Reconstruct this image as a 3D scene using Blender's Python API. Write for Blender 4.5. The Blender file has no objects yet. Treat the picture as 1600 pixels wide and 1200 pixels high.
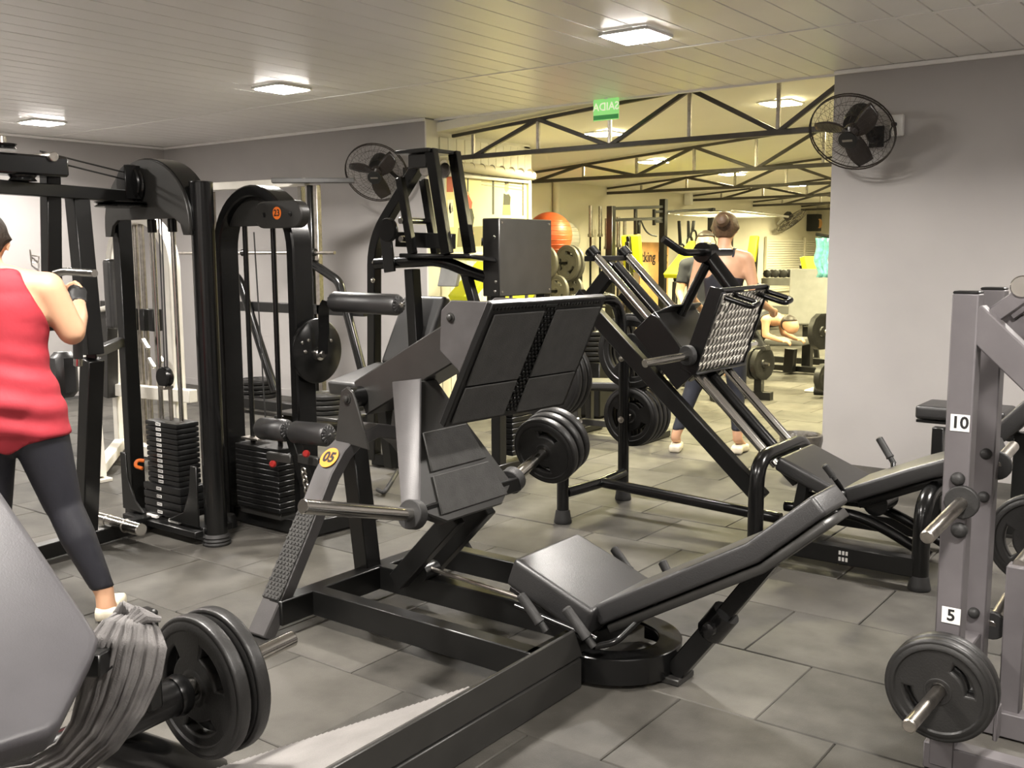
import bpy, bmesh, math, random
from mathutils import Vector, Matrix
random.seed(7)
scene = bpy.context.scene
COL = scene.collection
V = Vector
# ------------------------------------------------------------------ camera
F_PX, CAM_H = 1561.45, 1.5
YAW, PITCH, ROLL = -0.64454, 0.129825, 0.0052454
_f = V((math.sin(YAW)*math.cos(PITCH), math.cos(YAW)*math.cos(PITCH), -math.sin(PITCH)))
_r = V((math.cos(YAW), -math.sin(YAW), 0)); _d = _f.cross(_r)
_R = _r*math.cos(ROLL)+_d*math.sin(ROLL); _D = -_r*math.sin(ROLL)+_d*math.cos(ROLL)
CAMP = V((0, 0, CAM_H))
cam = bpy.data.cameras.new('camera'); cam.sensor_width = 36; cam.lens = 36*F_PX/1600; cam.clip_end = 100
camo = bpy.data.objects.new('camera', cam); COL.objects.link(camo)
U_ = -_D; B_ = -_f
camo.matrix_world = Matrix(((_R.x, U_.x, B_.x, 0), (_R.y, U_.y, B_.y, 0), (_R.z, U_.z, B_.z, CAM_H), (0, 0, 0, 1)))
scene.camera = camo
# ------------------------------------------------------------------ world / view
w = bpy.data.worlds.new('world'); scene.world = w; w.use_nodes = True
w.node_tree.nodes['Background'].inputs[0].default_value = (0.9, 0.87, 0.8, 1)
w.node_tree.nodes['Background'].inputs[1].default_value = 0.06
vs = scene.view_settings
vs.view_transform = 'Standard'; vs.look = 'None'; vs.gamma = 1; vs.exposure = 0.66; vs.use_curve_mapping = False
FRONT_W, HALL_W = 62, 84          # watts of each ceiling panel
FRONT_C, HALL_C = (1.0, 0.945, 0.88), (1.0, 0.895, 0.52)
# ------------------------------------------------------------------ measuring helpers (survey of the place)
def _ray(x, y): return _R*((x-800)/F_PX)+_D*((y-600)/F_PX)+_f
def PX(x, y, X): r = _ray(x, y); return CAMP+r*(X/r.x)
def PY(x, y, Y): r = _ray(x, y); return CAMP+r*(Y/r.y)
def PZ(x, y, Z): r = _ray(x, y); return CAMP+r*((Z-CAM_H)/r.z)
def proj(p):
    q = V(p)-CAMP; d = q.dot(_f)
    return (800+F_PX*q.dot(_R)/d, 600+F_PX*q.dot(_D)/d, d)
# ------------------------------------------------------------------ materials
def mat(name, col, rough=.5, metal=0., var=.0, vscale=6., bump=0., bscale=60., spec=.5, coat=0., emit=None, estr=0., detail=4.):
    m = bpy.data.materials.new(name); m.use_nodes = True
    nt = m.node_tree; b = nt.nodes['Principled BSDF']
    b.inputs['Base Color'].default_value = (*col, 1); b.inputs['Roughness'].default_value = rough
    b.inputs['Metallic'].default_value = metal; b.inputs['Specular IOR Level'].default_value = spec
    b.inputs['Coat Weight'].default_value = coat
    if emit: b.inputs['Emission Color'].default_value = (*emit, 1); b.inputs['Emission Strength'].default_value = estr
    tc = nt.nodes.new('ShaderNodeTexCoord')
    n = nt.nodes.new('ShaderNodeTexNoise'); n.inputs['Scale'].default_value = vscale; n.inputs['Detail'].default_value = detail
    nt.links.new(tc.outputs['Object'], n.inputs['Vector'])
    r = nt.nodes.new('ShaderNodeValToRGB')
    v = max(var, .03)
    r.color_ramp.elements[0].position = .3; r.color_ramp.elements[1].position = .7
    r.color_ramp.elements[0].color = (*[c*(1-v) for c in col], 1); r.color_ramp.elements[1].color = (*[min(1, c*(1+v)) for c in col], 1)
    nt.links.new(n.outputs['Fac'], r.inputs['Fac']); nt.links.new(r.outputs['Color'], b.inputs['Base Color'])
    if bump:
        n2 = nt.nodes.new('ShaderNodeTexNoise'); n2.inputs['Scale'].default_value = bscale; n2.inputs['Detail'].default_value = 3
        nt.links.new(tc.outputs['Object'], n2.inputs['Vector'])
        bp = nt.nodes.new('ShaderNodeBump'); bp.inputs['Strength'].default_value = bump; bp.inputs['Distance'].default_value = .004
        nt.links.new(n2.outputs['Fac'], bp.inputs['Height']); nt.links.new(bp.outputs['Normal'], b.inputs['Normal'])
    return m
M = {}
M['black'] = mat('black_gloss_paint', (.005, .005, .005), .22, 0, .15, 8)
M['black2'] = mat('black_satin_paint', (.006, .006, .0058), .33, 0, .2, 8)
M['grey'] = mat('grey_powder_coat', (.074, .070, .070), .45, .25, .1, 12, .15, 300)
M['dgrey'] = mat('dark_grey_paint', (.030, .029, .027), .36, .1, .12, 9)
M['rackgrey'] = mat('rack_grey_paint', (.130, .120, .125), .45, .15, .12, 7)
M['chrome'] = mat('chrome', (.62, .60, .56), .16, 1, .05, 20)
M['steel'] = mat('worn_steel', (.45, .42, .38), .32, 1, .2, 30)
M['vinyl'] = mat('black_vinyl', (.019, .0185, .019), .40, 0, .1, 10, .2, 220, spec=.9)
M['gvinyl'] = mat('grey_vinyl', (.058, .055, .060), .44, 0, .1, 10, .12, 260, spec=.45)
M['hallvinyl'] = mat('pale_grey_vinyl', (.16, .16, .15), .45, 0, .1, 10, .2, 200)
M['rubber'] = mat('black_rubber', (.020, .0195, .019), .58, 0, .15, 14, .2, 200)
M['plate'] = mat('rubber_plate', (.016, .0155, .015), .42, 0, .15, 14, .2, 160)
M['iron'] = mat('iron_stack', (.008, .008, .008), .36, .2, .2, 14)
M['mat_rubber'] = mat('rubber_mat', (.034, .033, .031), .72, 0, .2, 20, .5, 240)
M['whitepaint'] = mat('cream_white_paint', (.72, .69, .62), .4, 0, .06, 6)
M['white'] = mat('white_plastic', (.78, .77, .74), .45, 0, .04, 6)
M['yellow'] = mat('lime_vinyl', (.72, .74, .02), .5, 0, .05, 6)
M['orange'] = mat('orange_vinyl_sticker', (.72, .16, .02), .5)
M['orange2'] = mat('amber_vinyl_sticker', (.78, .27, .025), .5)
M['ink'] = mat('black_ink', (.012, .012, .012), .6)
M['red'] = mat('red_plastic', (.30, .012, .01), .4)
M['redball'] = mat('red_ball_rubber', (.62, .12, .04), .42, 0, .06)
M['greyball'] = mat('grey_ball_rubber', (.30, .29, .25), .42, 0, .06)
M['clearfan'] = mat('smoked_plastic', (.035, .028, .025), .25, 0, .1)
M['cable'] = mat('black_cable', (.02, .02, .02), .5)
M['wood'] = mat('pine_ply', (.62, .33, .12), .55, 0, .25, 4)
M['greenglow'] = mat('exit_sign_acrylic', (.25, .62, .22), .35, 0, .03, emit=(.35, .9, .25), estr=.35)
M['signwhite'] = mat('exit_sign_letters', (.85, .9, .7), .4, 0, .03, emit=(.9, 1, .7), estr=.35)
M['alu'] = mat('aluminium_tread', (.80, .78, .72), .24, 1, .10, 30)
M['truss'] = mat('truss_steel_paint', (.060, .055, .048), .38, .3, .2, 9)
M['aludark'] = mat('aluminium_sheet', (.30, .29, .27), .42, 1, .12, 30)
M['cloth'] = mat('grey_knit_cloth', (.16, .152, .148), .9, 0, .25, 18, .6, 300)
M['cyan'] = mat('cyan_towel', (.25, .68, .70), .85, 0, .4, 20, .4, 100)
M['bin'] = mat('dark_bag', (.10, .09, .075), .35, 0, .35, 30, .6, 60)
# ------------------------------------------------------------------ object helpers
OFF = {}
def link(name, me, m, parent=None):
    o = bpy.data.objects.new(name, me); COL.objects.link(o)
    if m is not None and not me.materials: me.materials.append(M[m] if isinstance(m, str) else m)
    if parent is not None: o.parent = parent; OFF[o.name] = OFF.get(parent.name, V((0, 0, 0)))
    else: OFF[o.name] = V((0, 0, 0))
    return o
def tag(o, label, cat, group=None, kind=None):
    if label: o['label'] = label
    if cat: o['category'] = cat
    if group: o['group'] = group
    if kind: o['kind'] = kind
    return o
def thing(name, label, cat, loc, group=None):
    o = bpy.data.objects.new(name, None); COL.objects.link(o); o.location = loc; o.empty_display_size = .1
    OFF[o.name] = V(loc); return tag(o, label, cat, group)
def copy_tree(o, parent=None):
    c = o.copy(); COL.objects.link(c); c.parent = parent
    for ch in list(o.children): copy_tree(ch, c)
    return c
class MB:
    def __init__(s): s.v = []; s.f = []; s.sm = []
    def add(s, vs_, fs, smooth=False):
        o = len(s.v); s.v += [V(p) for p in vs_]; s.f += [tuple(i+o for i in f) for f in fs]; s.sm += [smooth]*len(fs); return s
    def obox(s, c, hx, hy, hz):      # half-axis vectors
        c = V(c); hx, hy, hz = V(hx), V(hy), V(hz)
        if hx.cross(hy).dot(hz) < 0: hx = -hx
        p = [c+hx*a+hy*b+hz*d for d in (-1, 1) for a, b in ((-1, -1), (1, -1), (1, 1), (-1, 1))]
        return s.add(p, [(3, 2, 1, 0), (4, 5, 6, 7), (0, 1, 5, 4), (1, 2, 6, 5), (2, 3, 7, 6), (3, 0, 4, 7)])
    def box(s, c, size): return s.obox(c, (size[0]/2, 0, 0), (0, size[1]/2, 0), (0, 0, size[2]/2))
    def beam(s, p, q, w, h=None, up=(0, 0, 1)):
        p, q = V(p), V(q); t = q-p; L = t.length; t.normalize(); h = h or w
        side = t.cross(V(up))
        if side.length < 1e-4: side = t.cross(V((1, 0, 0)))
        side.normalize(); n = side.cross(t)
        return s.obox((p+q)/2, t*L/2, side*w/2, n*h/2)
    def ring(s, rings, cap=True, smooth=True, closed=True):
        n = len(rings[0]); vs_ = [p for r in rings for p in r]; fs = []
        for i in range(len(rings)-1):
            for j in range(n if closed else n-1):
                k = (j+1) % n; fs.append((i*n+j, i*n+k, (i+1)*n+k, (i+1)*n+j))
        s.add(vs_, fs, smooth)
        if cap:
            o = len(s.v)-len(vs_)
            s.f += [tuple(o+j for j in reversed(range(n))), tuple(o+(len(rings)-1)*n+j for j in range(n))]; s.sm += [False, False]
        return s
    def tube(s, pts, r, seg=12, cap=True):
        pts = [V(p) for p in pts]; rr = r if isinstance(r, (list, tuple)) else [r]*len(pts)
        rings = []; N = None
        for i, p in enumerate(pts):
            a = (pts[i]-pts[i-1]).normalized() if i else (pts[1]-pts[0]).normalized()
            b = (pts[i+1]-pts[i]).normalized() if i < len(pts)-1 else a
            t = (a+b).normalized()
            if N is None:
                N = t.orthogonal().normalized()
            else:
                N = (N-t*N.dot(t)).normalized()
            Bn = t.cross(N); k = 1/max(.35, math.sqrt(max(.01, (1+a.dot(b))/2)))
            rings.append([p+(N*math.cos(2*math.pi*j/seg)+Bn*math.sin(2*math.pi*j/seg))*rr[i]*(k if seg < 5 else 1) for j in range(seg)])
        return s.ring(rings, cap)
    def sweep(s, pts, w, h, side, cap=True):   # rectangular section swept along pts; w along side
        pts = [V(p) for p in pts]; side = V(side).normalized(); rings = []
        for i, p in enumerate(pts):
            a = (pts[i]-pts[i-1]).normalized() if i else (pts[1]-pts[0]).normalized()
            b = (pts[i+1]-pts[i]).normalized() if i < len(pts)-1 else a
            t = (a+b).normalized(); n = t.cross(side).normalized()
            rings.append([p+side*(w/2*x)+n*(h/2*y) for x, y in ((-1, -1), (1, -1), (1, 1), (-1, 1))])
        return s.ring(rings, cap, False)
    def lathe(s, p, axis, prof, seg=24, cap=True):   # prof: (distance along axis, radius)
        p, a = V(p), V(axis).normalized(); N = a.orthogonal().normalized(); Bn = a.cross(N)
        return s.ring([[p+a*d+(N*math.cos(2*math.pi*j/seg)+Bn*math.sin(2*math.pi*j/seg))*r for j in range(seg)] for d, r in prof], cap)
    def prism(s, poly, th):
        poly = [V(p) for p in poly]; th = V(th); n = len(poly)
        nm = sum(((poly[i]-poly[0]).cross(poly[(i+1) % n]-poly[0]) for i in range(n)), V((0, 0, 0)))
        if nm.dot(th) < 0: poly.reverse()
        a = [p for p in poly]; b = [p+th for p in poly]
        fs = [tuple(reversed(range(n))), tuple(range(n, 2*n))]+[(i, (i+1) % n, n+(i+1) % n, n+i) for i in range(n)]
        return s.add(a+b, fs)
    def mesh(s, name, off=V((0, 0, 0)), bev=0., seg=1, ang=40):
        me = bpy.data.meshes.new(name)
        me.from_pydata([tuple(p-off) for p in s.v], [], s.f)
        me.polygons.foreach_set('use_smooth', s.sm)
        bm = bmesh.new(); bm.from_mesh(me)
        bmesh.ops.recalc_face_normals(bm, faces=bm.faces)
        if bev > 0:
            es = [e for e in bm.edges if len(e.link_faces) == 2 and e.calc_face_angle(0) > math.radians(35)]
            if es:
                bmesh.ops.bevel(bm, geom=es, offset=bev, offset_type='OFFSET', segments=seg, profile=.6, affect='EDGES', clamp_overlap=True)
                if seg > 1:
                    for f in bm.faces: f.smooth = True
        bm.to_mesh(me); bm.free()
        me.set_sharp_from_angle(angle=math.radians(ang)); me.update()
        return me
    def build(s, name, m, parent=None, bev=0., seg=1, ang=40):
        off = OFF.get(parent.name, V((0, 0, 0))) if parent is not None else V((0, 0, 0))
        return link(name, s.mesh(name, off, bev, seg, ang), m, parent)
def fillet(pts, rad, n=5):
    pts = [V(p) for p in pts]; out = [pts[0]]
    for i in range(1, len(pts)-1):
        a, b, c = pts[i-1], pts[i], pts[i+1]
        r = min(rad, (a-b).length*.49, (c-b).length*.49)
        p0, p1 = b+(a-b).normalized()*r, b+(c-b).normalized()*r
        for k in range(n+1):
            t = k/n; out.append(p0*(1-t)**2+b*2*t*(1-t)+p1*t*t)
    return out+[pts[-1]]
def BEAM(par, name, m, p, q, w, h=None, up=(0, 0, 1), bev=.004): return MB().beam(p, q, w, h, up).build(name, m, par, bev)
def TUBE(par, name, m, pts, r, fil=0., seg=12): return MB().tube(fillet(pts, fil) if fil else pts, r, seg).build(name, m, par)
def CYL(par, name, m, p, q, r, seg=20, bev=.003): 
    p, q = V(p), V(q); L = (q-p).length; b = min(bev, L*.3, r*.3)
    return MB().lathe(p, q-p, [(0, r-b), (b, r), (L-b, r), (L, r-b)], seg).build(name, m, par)
def LATHE(par, name, m, p, ax, prof, seg=24): return MB().lathe(p, ax, prof, seg).build(name, m, par)
def BOX(par, name, m, c, s, bev=.004): return MB().box(c, s).build(name, m, par, bev)
def PRISM(par, name, m, poly, th, bev=.003): return MB().prism(poly, th).build(name, m, par, bev)
def SWEEP(par, name, m, pts, w, h, side, bev=.004): return MB().sweep(pts, w, h, side).build(name, m, par, bev)
def PAD(par, name, m, c, u, v, n, bev=.025):   # cushion: half-length vectors u, v and full thickness vector n below the top centre c
    c, u, v, n = V(c), V(u), V(v), V(n)
    return MB().obox(c-n/2, u, v, n/2).build(name, m, par, bev, 4, 60)
def tmp_mesh(ob):
    COL.objects.link(ob); dg = bpy.context.evaluated_depsgraph_get(); dg.update()
    me = bpy.data.meshes.new_from_object(ob.evaluated_get(dg)); d = ob.data
    bpy.data.objects.remove(ob); return me
def frame_mat(origin, u, v):    # local x -> u, local y -> v, local z -> u x v
    u, v = V(u).normalized(), V(v).normalized(); n = u.cross(v).normalized(); v = n.cross(u)
    return Matrix(((u.x, v.x, n.x, origin[0]), (u.y, v.y, n.y, origin[1]), (u.z, v.z, n.z, origin[2]), (0, 0, 0, 1)))
def text(par, name, body, m, origin, u, v, size, depth=.0006, bold=.0):
    c = bpy.data.curves.new(name, 'FONT'); c.body = body; c.size = size; c.align_x = 'CENTER'; c.align_y = 'CENTER'; c.extrude = depth; c.offset = bold
    c.resolution_u = 3
    me = tmp_mesh(bpy.data.objects.new('t', c)); me.materials.clear()
    off = OFF.get(par.name, V((0, 0, 0))) if par is not None else V((0, 0, 0))
    me.transform(frame_mat(V(origin)-off, u, v)); me.name = name
    return link(name, me, m, par)
def loops_mesh(loops, ext, bev):      # flat outline with holes, extruded along z
    c = bpy.data.curves.new('c', 'CURVE'); c.dimensions = '2D'; c.fill_mode = 'BOTH'; c.extrude = ext; c.bevel_depth = bev; c.bevel_resolution = 2
    for lp in loops:
        s = c.splines.new('POLY'); s.points.add(len(lp)-1)
        for i, (x, y) in enumerate(lp): s.points[i].co = (x, y, 0, 1)
        s.use_cyclic_u = True
    return tmp_mesh(bpy.data.objects.new('t', c))
# ------------------------------------------------------------------ the room
YB, XL, XOP, XR, ZC = 7.02, -10.286, -6.25, -2.48, 2.735      # back wall, left wall, opening left / right, ceiling
XH, YE = -8.0, 21.8                                             # hall left wall, hall end wall
def hallz(X): return 2.62+.075*(X+6.25)
def paint(name, col, var=.08):
    m = mat(name, col, .75, 0, var, 1.1, .12, 35, detail=6); return m
M['wall'] = paint('wall_paint_grey', (.385, .366, .355))
M['hallwall'] = paint('hall_wall_cream', (.66, .62, .50), .05)
M['pvc'] = mat('pvc_ceiling', (.88, .86, .84), .36, 0, .02, 2)
M['hallceil'] = paint('hall_ceiling_white', (.84, .81, .72), .03)
M['slab'] = mat('floor_slab', (.02, .019, .018), .9)
M['clad'] = mat('cladding_white', (.74, .71, .60), .5, 0, .05, 3)
def structure(o): o['kind'] = 'structure'; return o
def floor_material():
    m = bpy.data.materials.new('rubber_floor_tile'); m.use_nodes = True; nt = m.node_tree; b = nt.nodes['Principled BSDF']
    N = nt.nodes.new; Lk = nt.links.new
    geo = N('ShaderNodeNewGeometry'); oi = N('ShaderNodeObjectInfo')
    n1 = N('ShaderNodeTexNoise'); n1.inputs['Scale'].default_value = 1.6; n1.inputs['Detail'].default_value = 6; n1.inputs['Roughness'].default_value = .6
    n2 = N('ShaderNodeTexNoise'); n2.inputs['Scale'].default_value = 240; n2.inputs['Detail'].default_value = 2
    n3 = N('ShaderNodeTexNoise'); n3.inputs['Scale'].default_value = 7; n3.inputs['Detail'].default_value = 5
    for n in (n1, n2, n3): Lk(geo.outputs['Position'], n.inputs['Vector'])
    r = N('ShaderNodeValToRGB'); r.color_ramp.elements[0].position = .33; r.color_ramp.elements[1].position = .70
    r.color_ramp.elements[0].color = (.028, .026, .022, 1); r.color_ramp.elements[1].color = (.092, .086, .075, 1)
    mx = N('ShaderNodeMath'); mx.operation = 'MULTIPLY_ADD'; mx.inputs[1].default_value = .22; 
    ad = N('ShaderNodeMath'); ad.operation = 'ADD'; ad.use_clamp = False
    Lk(oi.outputs['Random'], ad.inputs[0]); Lk(geo.outputs['Random Per Island'], ad.inputs[1])
    fr = N('ShaderNodeMath'); fr.operation = 'FRACT'; Lk(ad.outputs[0], fr.inputs[0])
    Lk(fr.outputs[0], mx.inputs[0]); 
    m3 = N('ShaderNodeMath'); m3.operation = 'MULTIPLY_ADD'; m3.inputs[1].default_value = .45; m3.inputs[2].default_value = -.10
    Lk(n3.outputs['Fac'], m3.inputs[0])
    m1 = N('ShaderNodeMath'); m1.operation = 'MULTIPLY_ADD'; m1.inputs[1].default_value = .62; Lk(n1.outputs['Fac'], m1.inputs[0]); Lk(m3.outputs[0], m1.inputs[2])
    Lk(m1.outputs[0], mx.inputs[2]); Lk(mx.outputs[0], r.inputs['Fac'])
    sp = N('ShaderNodeValToRGB'); sp.color_ramp.elements[0].position = .70; sp.color_ramp.elements[1].position = .78
    sp.color_ramp.elements[0].color = (0, 0, 0, 1); sp.color_ramp.elements[1].color = (.10, .095, .085, 1)
    Lk(n2.outputs['Fac'], sp.inputs['Fac'])
    am = N('ShaderNodeMixRGB'); am.blend_type = 'ADD'; am.inputs[0].default_value = .5; Lk(r.outputs['Color'], am.inputs[1]); Lk(sp.outputs['Color'], am.inputs[2])
    Lk(am.outputs[0], b.inputs['Base Color']); b.inputs['Roughness'].default_value = .62; b.inputs['Specular IOR Level'].default_value = .35
    bp = N('ShaderNodeBump'); bp.inputs['Strength'].default_value = .35; bp.inputs['Distance'].default_value = .003
    Lk(n2.outputs['Fac'], bp.inputs['Height']); Lk(bp.outputs['Normal'], b.inputs['Normal'])
    return m
M['tile'] = floor_material()
floor = structure(BOX(None, 'floor', 'slab', (-3.6, 9.5, -.04), (13.6, 25, .05), 0))
# rubber floor tiles: running bond, 53 x 51.6 cm
TW, TD = .53, .516
tm = MB().box((0, 0, -.0085), (TW-.003, TD-.003, .017)).mesh('floor_tile', bev=.004); tm.materials.append(M['tile'])
cells = []
for k in range(-7, 37):
    y = 2.92+TD*(k+.5); sh = (0 if k % 2 == 0 else .5)*TW
    for i in range(-19, 9):
        x = -1.22+sh+TW*(i+.5)
        if x < XL+.2 or x > 2.9 or (y > 7.3 and x < XH+.2) or y > YE-.2: continue
        q = proj((x, y, 0)); vis = q[2] > .4 and -60 < q[0] < 1660 and 380 < q[1] < 1290
        cells.append((-(1/max(q[2], .5)**3) if vis else 1e3+y, x, y))
cells.sort()
for c, x, y in cells[:300]:
    o = link('floor_tile', tm, None, floor); o.location = (x+random.uniform(-.0015, .0015), y+random.uniform(-.0015, .0015), random.uniform(-.0012, .0012))
mb = MB()
for c, x, y in cells[300:]: mb.box((x, y, -.0085), (TW-.005, TD-.005, .017))
o = mb.build('floor_tiles_remaining', 'tile', floor); o['kind'] = 'stuff'
# walls
structure(BOX(None, 'wall_left', 'wall', (XL-.08, 2.2, 1.4), (.16, 9.9, 2.84), 0))
structure(BOX(None, 'wall_back_left', 'wall', ((XL+XOP)/2, YB+.075, 1.4), (XOP-XL, .15, 2.84), 0))
structure(BOX(None, 'wall_back_right', 'wall', ((XR+3.0)/2, YB+.075, 1.5), (3.0-XR, .15, 3.0), 0))
structure(BOX(None, 'wall_right', 'wall', (3.08, 9.5, 1.6), (.16, 24.5, 3.2), 0))
structure(BOX(None, 'wall_behind', 'wall', (-3.6, -2.7, 1.4), (13.6, .16, 2.84), 0))
hw = structure(BOX(None, 'wall_hall_side', 'clad', (XOP-.06, 7.91, 1.36), (.12, 1.48, 2.72), 0))
for i in range(12):                                                     # upright cladding boards above the picture
    y = 7.20+.122*i
    MB().box((XOP+.006, y+.06, 1.33), (.012, .119, 2.5)).build('cladding_board', 'clad', hw, .003)
structure(BOX(None, 'wall_hall_return', 'hallwall', ((XH+XOP)/2, 8.60, 1.3), (XOP-XH, .1, 2.6), 0))
structure(BOX(None, 'wall_hall_left', 'hallwall', (XH-.08, 15.2, 1.3), (.16, 13.3, 2.6), 0))
structure(BOX(None, 'wall_hall_end', 'hallwall', (-2.5, YE+.08, 1.6), (11.2, .16, 3.4), 0))
structure(BOX(None, 'trim_1', 'whitepaint', (XOP+.004, YB+.075, 1.36), (.02, .17, 2.72), .003))     # white jamb at the left of the opening
structure(BOX(None, 'trim_2', 'pvc', ((XL+XOP)/2, YB-.012, ZC-.016), (XOP-XL, .024, .03), .006))
structure(BOX(None, 'trim_3', 'pvc', (XL+.012, 2.2, ZC-.016), (.024, 9.6, .03), .006))
structure(BOX(None, 'trim_4', 'pvc', ((XR+3)/2, YB-.012, ZC-.016), (3-XR, .024, .03), .006))
structure(BOX(None, 'baseboard_left', 'wall', ((XL+XOP)/2, YB-.006, .04), (XOP-XL, .012, .08), .003))
# front ceiling: slab, PVC boards along the depth, joint strip
ceil = structure(BOX(None, 'ceiling', 'pvc', (-3.65, 2.2, ZC+.06), (13.4, 9.9, .08), 0))
for seg_, (y0, y1) in enumerate(((-2.6, 5.645), (5.665, YB+.12))):
    L = y1-y0
    me = MB().prism([(-.0975, 0, .014), (-.0975, 0, .006), (-.0950, 0, 0), (.0950, 0, 0), (.0975, 0, .006), (.0975, 0, .014)], (0, L, 0)).mesh('ceiling_board'); me.materials.append(M['pvc'])
    for i in range(66):
        x = XL+.1+.2*i
        o = link('ceiling_board', me, None, ceil); o.location = (x, y0, ZC+random.uniform(0, .0012))
BOX(ceil, 'joint_strip', 'pvc', (-3.65, 5.655, ZC-.002), (13.2, .045, .006), .002)
BOX(ceil, 'edge_strip', 'pvc', ((XOP+XR)/2, YB+.13, ZC+.01), (XR-XOP, .03, .05), .003)
# hall ceiling rising to the right
hc = MB(); x0, x1 = XH-.1, 3.1
hc.prism([(x0, 7.16, hallz(x0)), (x1, 7.16, hallz(x1)), (x1, YE, hallz(x1)), (x0, YE, hallz(x0))], (0, 0, .08))
structure(hc.build('ceiling_hall', 'hallceil'))
# skirting pipe of the hall wall
TUBE(None, 'trim_6', 'hallwall', [(XH+.05, 11.62, 0), (XH+.05, 11.62, hallz(XH))], .05); structure(bpy.data.objects['trim_6'])
# ------------------------------------------------------------------ ceiling lamps
def lamp(x, y, z, watts, col, label, group, tilt=0.):
    t = thing('ceiling_light', label, 'ceiling light', (x, y, z), group)
    s = .15
    fr = MB()
    for a, b in (((-s, -s), (s, -s)), ((s, -s), (s, s)), ((s, s), (-s, s)), ((-s, s), (-s, -s))):
        fr.beam((x+a[0], y+a[1], z-.009), (x+b[0], y+b[1], z-.009), .022, .018)
    fr.build('frame', 'white', t, .002)
    k = (col[0]*1.0, col[1], col[2])
    em = M.get(('em', col)) or mat('lamp_diffuser', (.9, .9, .85), .5, 0, .0, emit=k, estr=70)
    M[('em', col)] = em
    MB().box((x, y, z-.013), (2*s-.02, 2*s-.02, .026)).build('diffuser', em, t, .006, 2)
    ld = bpy.data.lights.new('panel_light', 'AREA'); ld.shape = 'SQUARE'; ld.size = 2*s-.02; ld.energy = watts; ld.color = col
    lo = bpy.data.objects.new('panel_light', ld); COL.objects.link(lo); lo.parent = t; lo.location = (0, 0, -.0275); ld.spread = math.radians(150)
    return t
G1 = 'square ceiling panels of the front room'
lamp(-5.95, 5.09, ZC, FRONT_W, FRONT_C, 'square ceiling panel lamp in the middle, above the cable column', G1)
lamp(-2.97, 5.14, ZC, FRONT_W, FRONT_C, 'big bright ceiling panel lamp near the hall opening, above the leg presses', G1)
lamp(-9.15, 4.97, ZC, FRONT_W, FRONT_C, 'ceiling panel lamp near the left wall, leftmost in view', G1)
for x, y in ((.1, 5.1), (-9.1, 1.6), (-5.95, 1.6), (-2.97, 1.6), (.1, 1.6), (-2.97, -1.6), (.1, -1.6)):
    lamp(x, y, ZC, FRONT_W, FRONT_C, 'ceiling panel lamp over the foreground machines, out of view', G1)
G2 = 'square ceiling panels of the hall'
HL = [(-3.55, 8.7, 'bright hall ceiling lamp between the exit sign and the right wall fan'), (-5.35, 8.66, 'hall ceiling lamp glowing just below the green exit sign'),
      (-6.15, 11.1, 'hall ceiling lamp behind the second roof truss'), (-6.2, 13.5, 'hall ceiling lamp behind the third roof truss'),
      (-6.35, 16.3, 'hall ceiling lamp behind the fourth roof truss'), (-6.4, 18.9, 'small hall ceiling lamp farthest back by the right wall edge')]
for x, y, lb in HL: lamp(x, y, hallz(x)-.002, HALL_W, HALL_C, lb, G2)
for x, y in ((-1.5, 8.7), (-3.6, 11.1), (-3.6, 13.6), (-3.6, 16.3), (-1., 11.1), (-3.6, 18.9), (-1., 13.6), (-1, 16.3)): lamp(x, y, hallz(x)-.002, HALL_W, HALL_C, 'hall ceiling lamp hidden behind the right wall', G2)
# ------------------------------------------------------------------ roof trusses
def truss(Y, xa, label):
    t = thing('roof_truss', label, 'roof truss', (xa, Y, 2.39), 'steel roof trusses of the hall')
    zb = 2.39; xb = 2.9
    BEAM(t, 'bottom_chord', 'truss', (xa, Y, zb), (xb, Y, zb), .042, .042)
    zt = lambda X: hallz(X)-.03
    BEAM(t, 'top_chord', 'truss', (xa, Y, zt(xa)), (xb, Y, zt(xb)), .03, .03)
    x = -5.95-1.47*math.ceil((-5.95-xa)/1.47-1e-6) if xa < -5.95 else -5.95
    i = 0
    while x < xb-.2:
        if x > xa+.1: BEAM(t, 'vertical', 'steel', (x, Y, zb+.02), (x, Y, zt(x)-.02), .03, .03)
        xm, xn = x+.735, x+1.47
        if x > xa-.2:
            BEAM(t, 'vertical', 'steel', (xm, Y, zb+.02), (xm, Y, zt(xm)-.02), .03, .03)
            BEAM(t, 'diagonal', 'truss', (x, Y, zb), (xm, Y, zt(xm)), .035, .035)
            BEAM(t, 'diagonal', 'truss', (xm, Y, zt(xm)), (xn, Y, zb), .035, .035)
        x = xn
    return t
truss(7.34, -6.2, 'nearest roof truss, running behind the green exit sign')
for i, (Y, nm) in enumerate(((10.35, 'second roof truss back, its left end hidden by the picture wall'), (13.05, 'third roof truss back, meeting the cream wall above the barbell stand'),
                             (15.75, 'fourth roof truss back, meeting the cream wall above the cage'), (18.4, 'fifth roof truss back, above the far wall fan'), (20.9, 'farthest roof truss, above the loudspeaker'))):
    truss(Y, XH, nm)
# exit sign (acrylic, seen from its back: the word is mirrored)
t = thing('exit_sign', 'green acrylic exit sign hung from the ceiling edge, mirrored word SAIDA', 'sign', (-4.35, 7.06, 2.55))
c = PY(947, 171, 7.06)
BOX(t, 'panel', 'greenglow', c, (.24, .006, .17), .002)
text(t, 'lettering', 'SAIDA', 'signwhite', (c.x, c.y-.004, c.z+.02), (-1, 0, 0), (0, 0, 1), .088, .0006, .001)
BOX(t, 'lower_band', mat('exit_green', (.05, .32, .08), .4, emit=(.05, .4, .1), estr=.15), (c.x, c.y-.0035, c.z-.06), (.235, .002, .035), 0)
BOX(t, 'hanger', 'white', (c.x, c.y, c.z+.115), (.03, .008, .07), .002)
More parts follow.
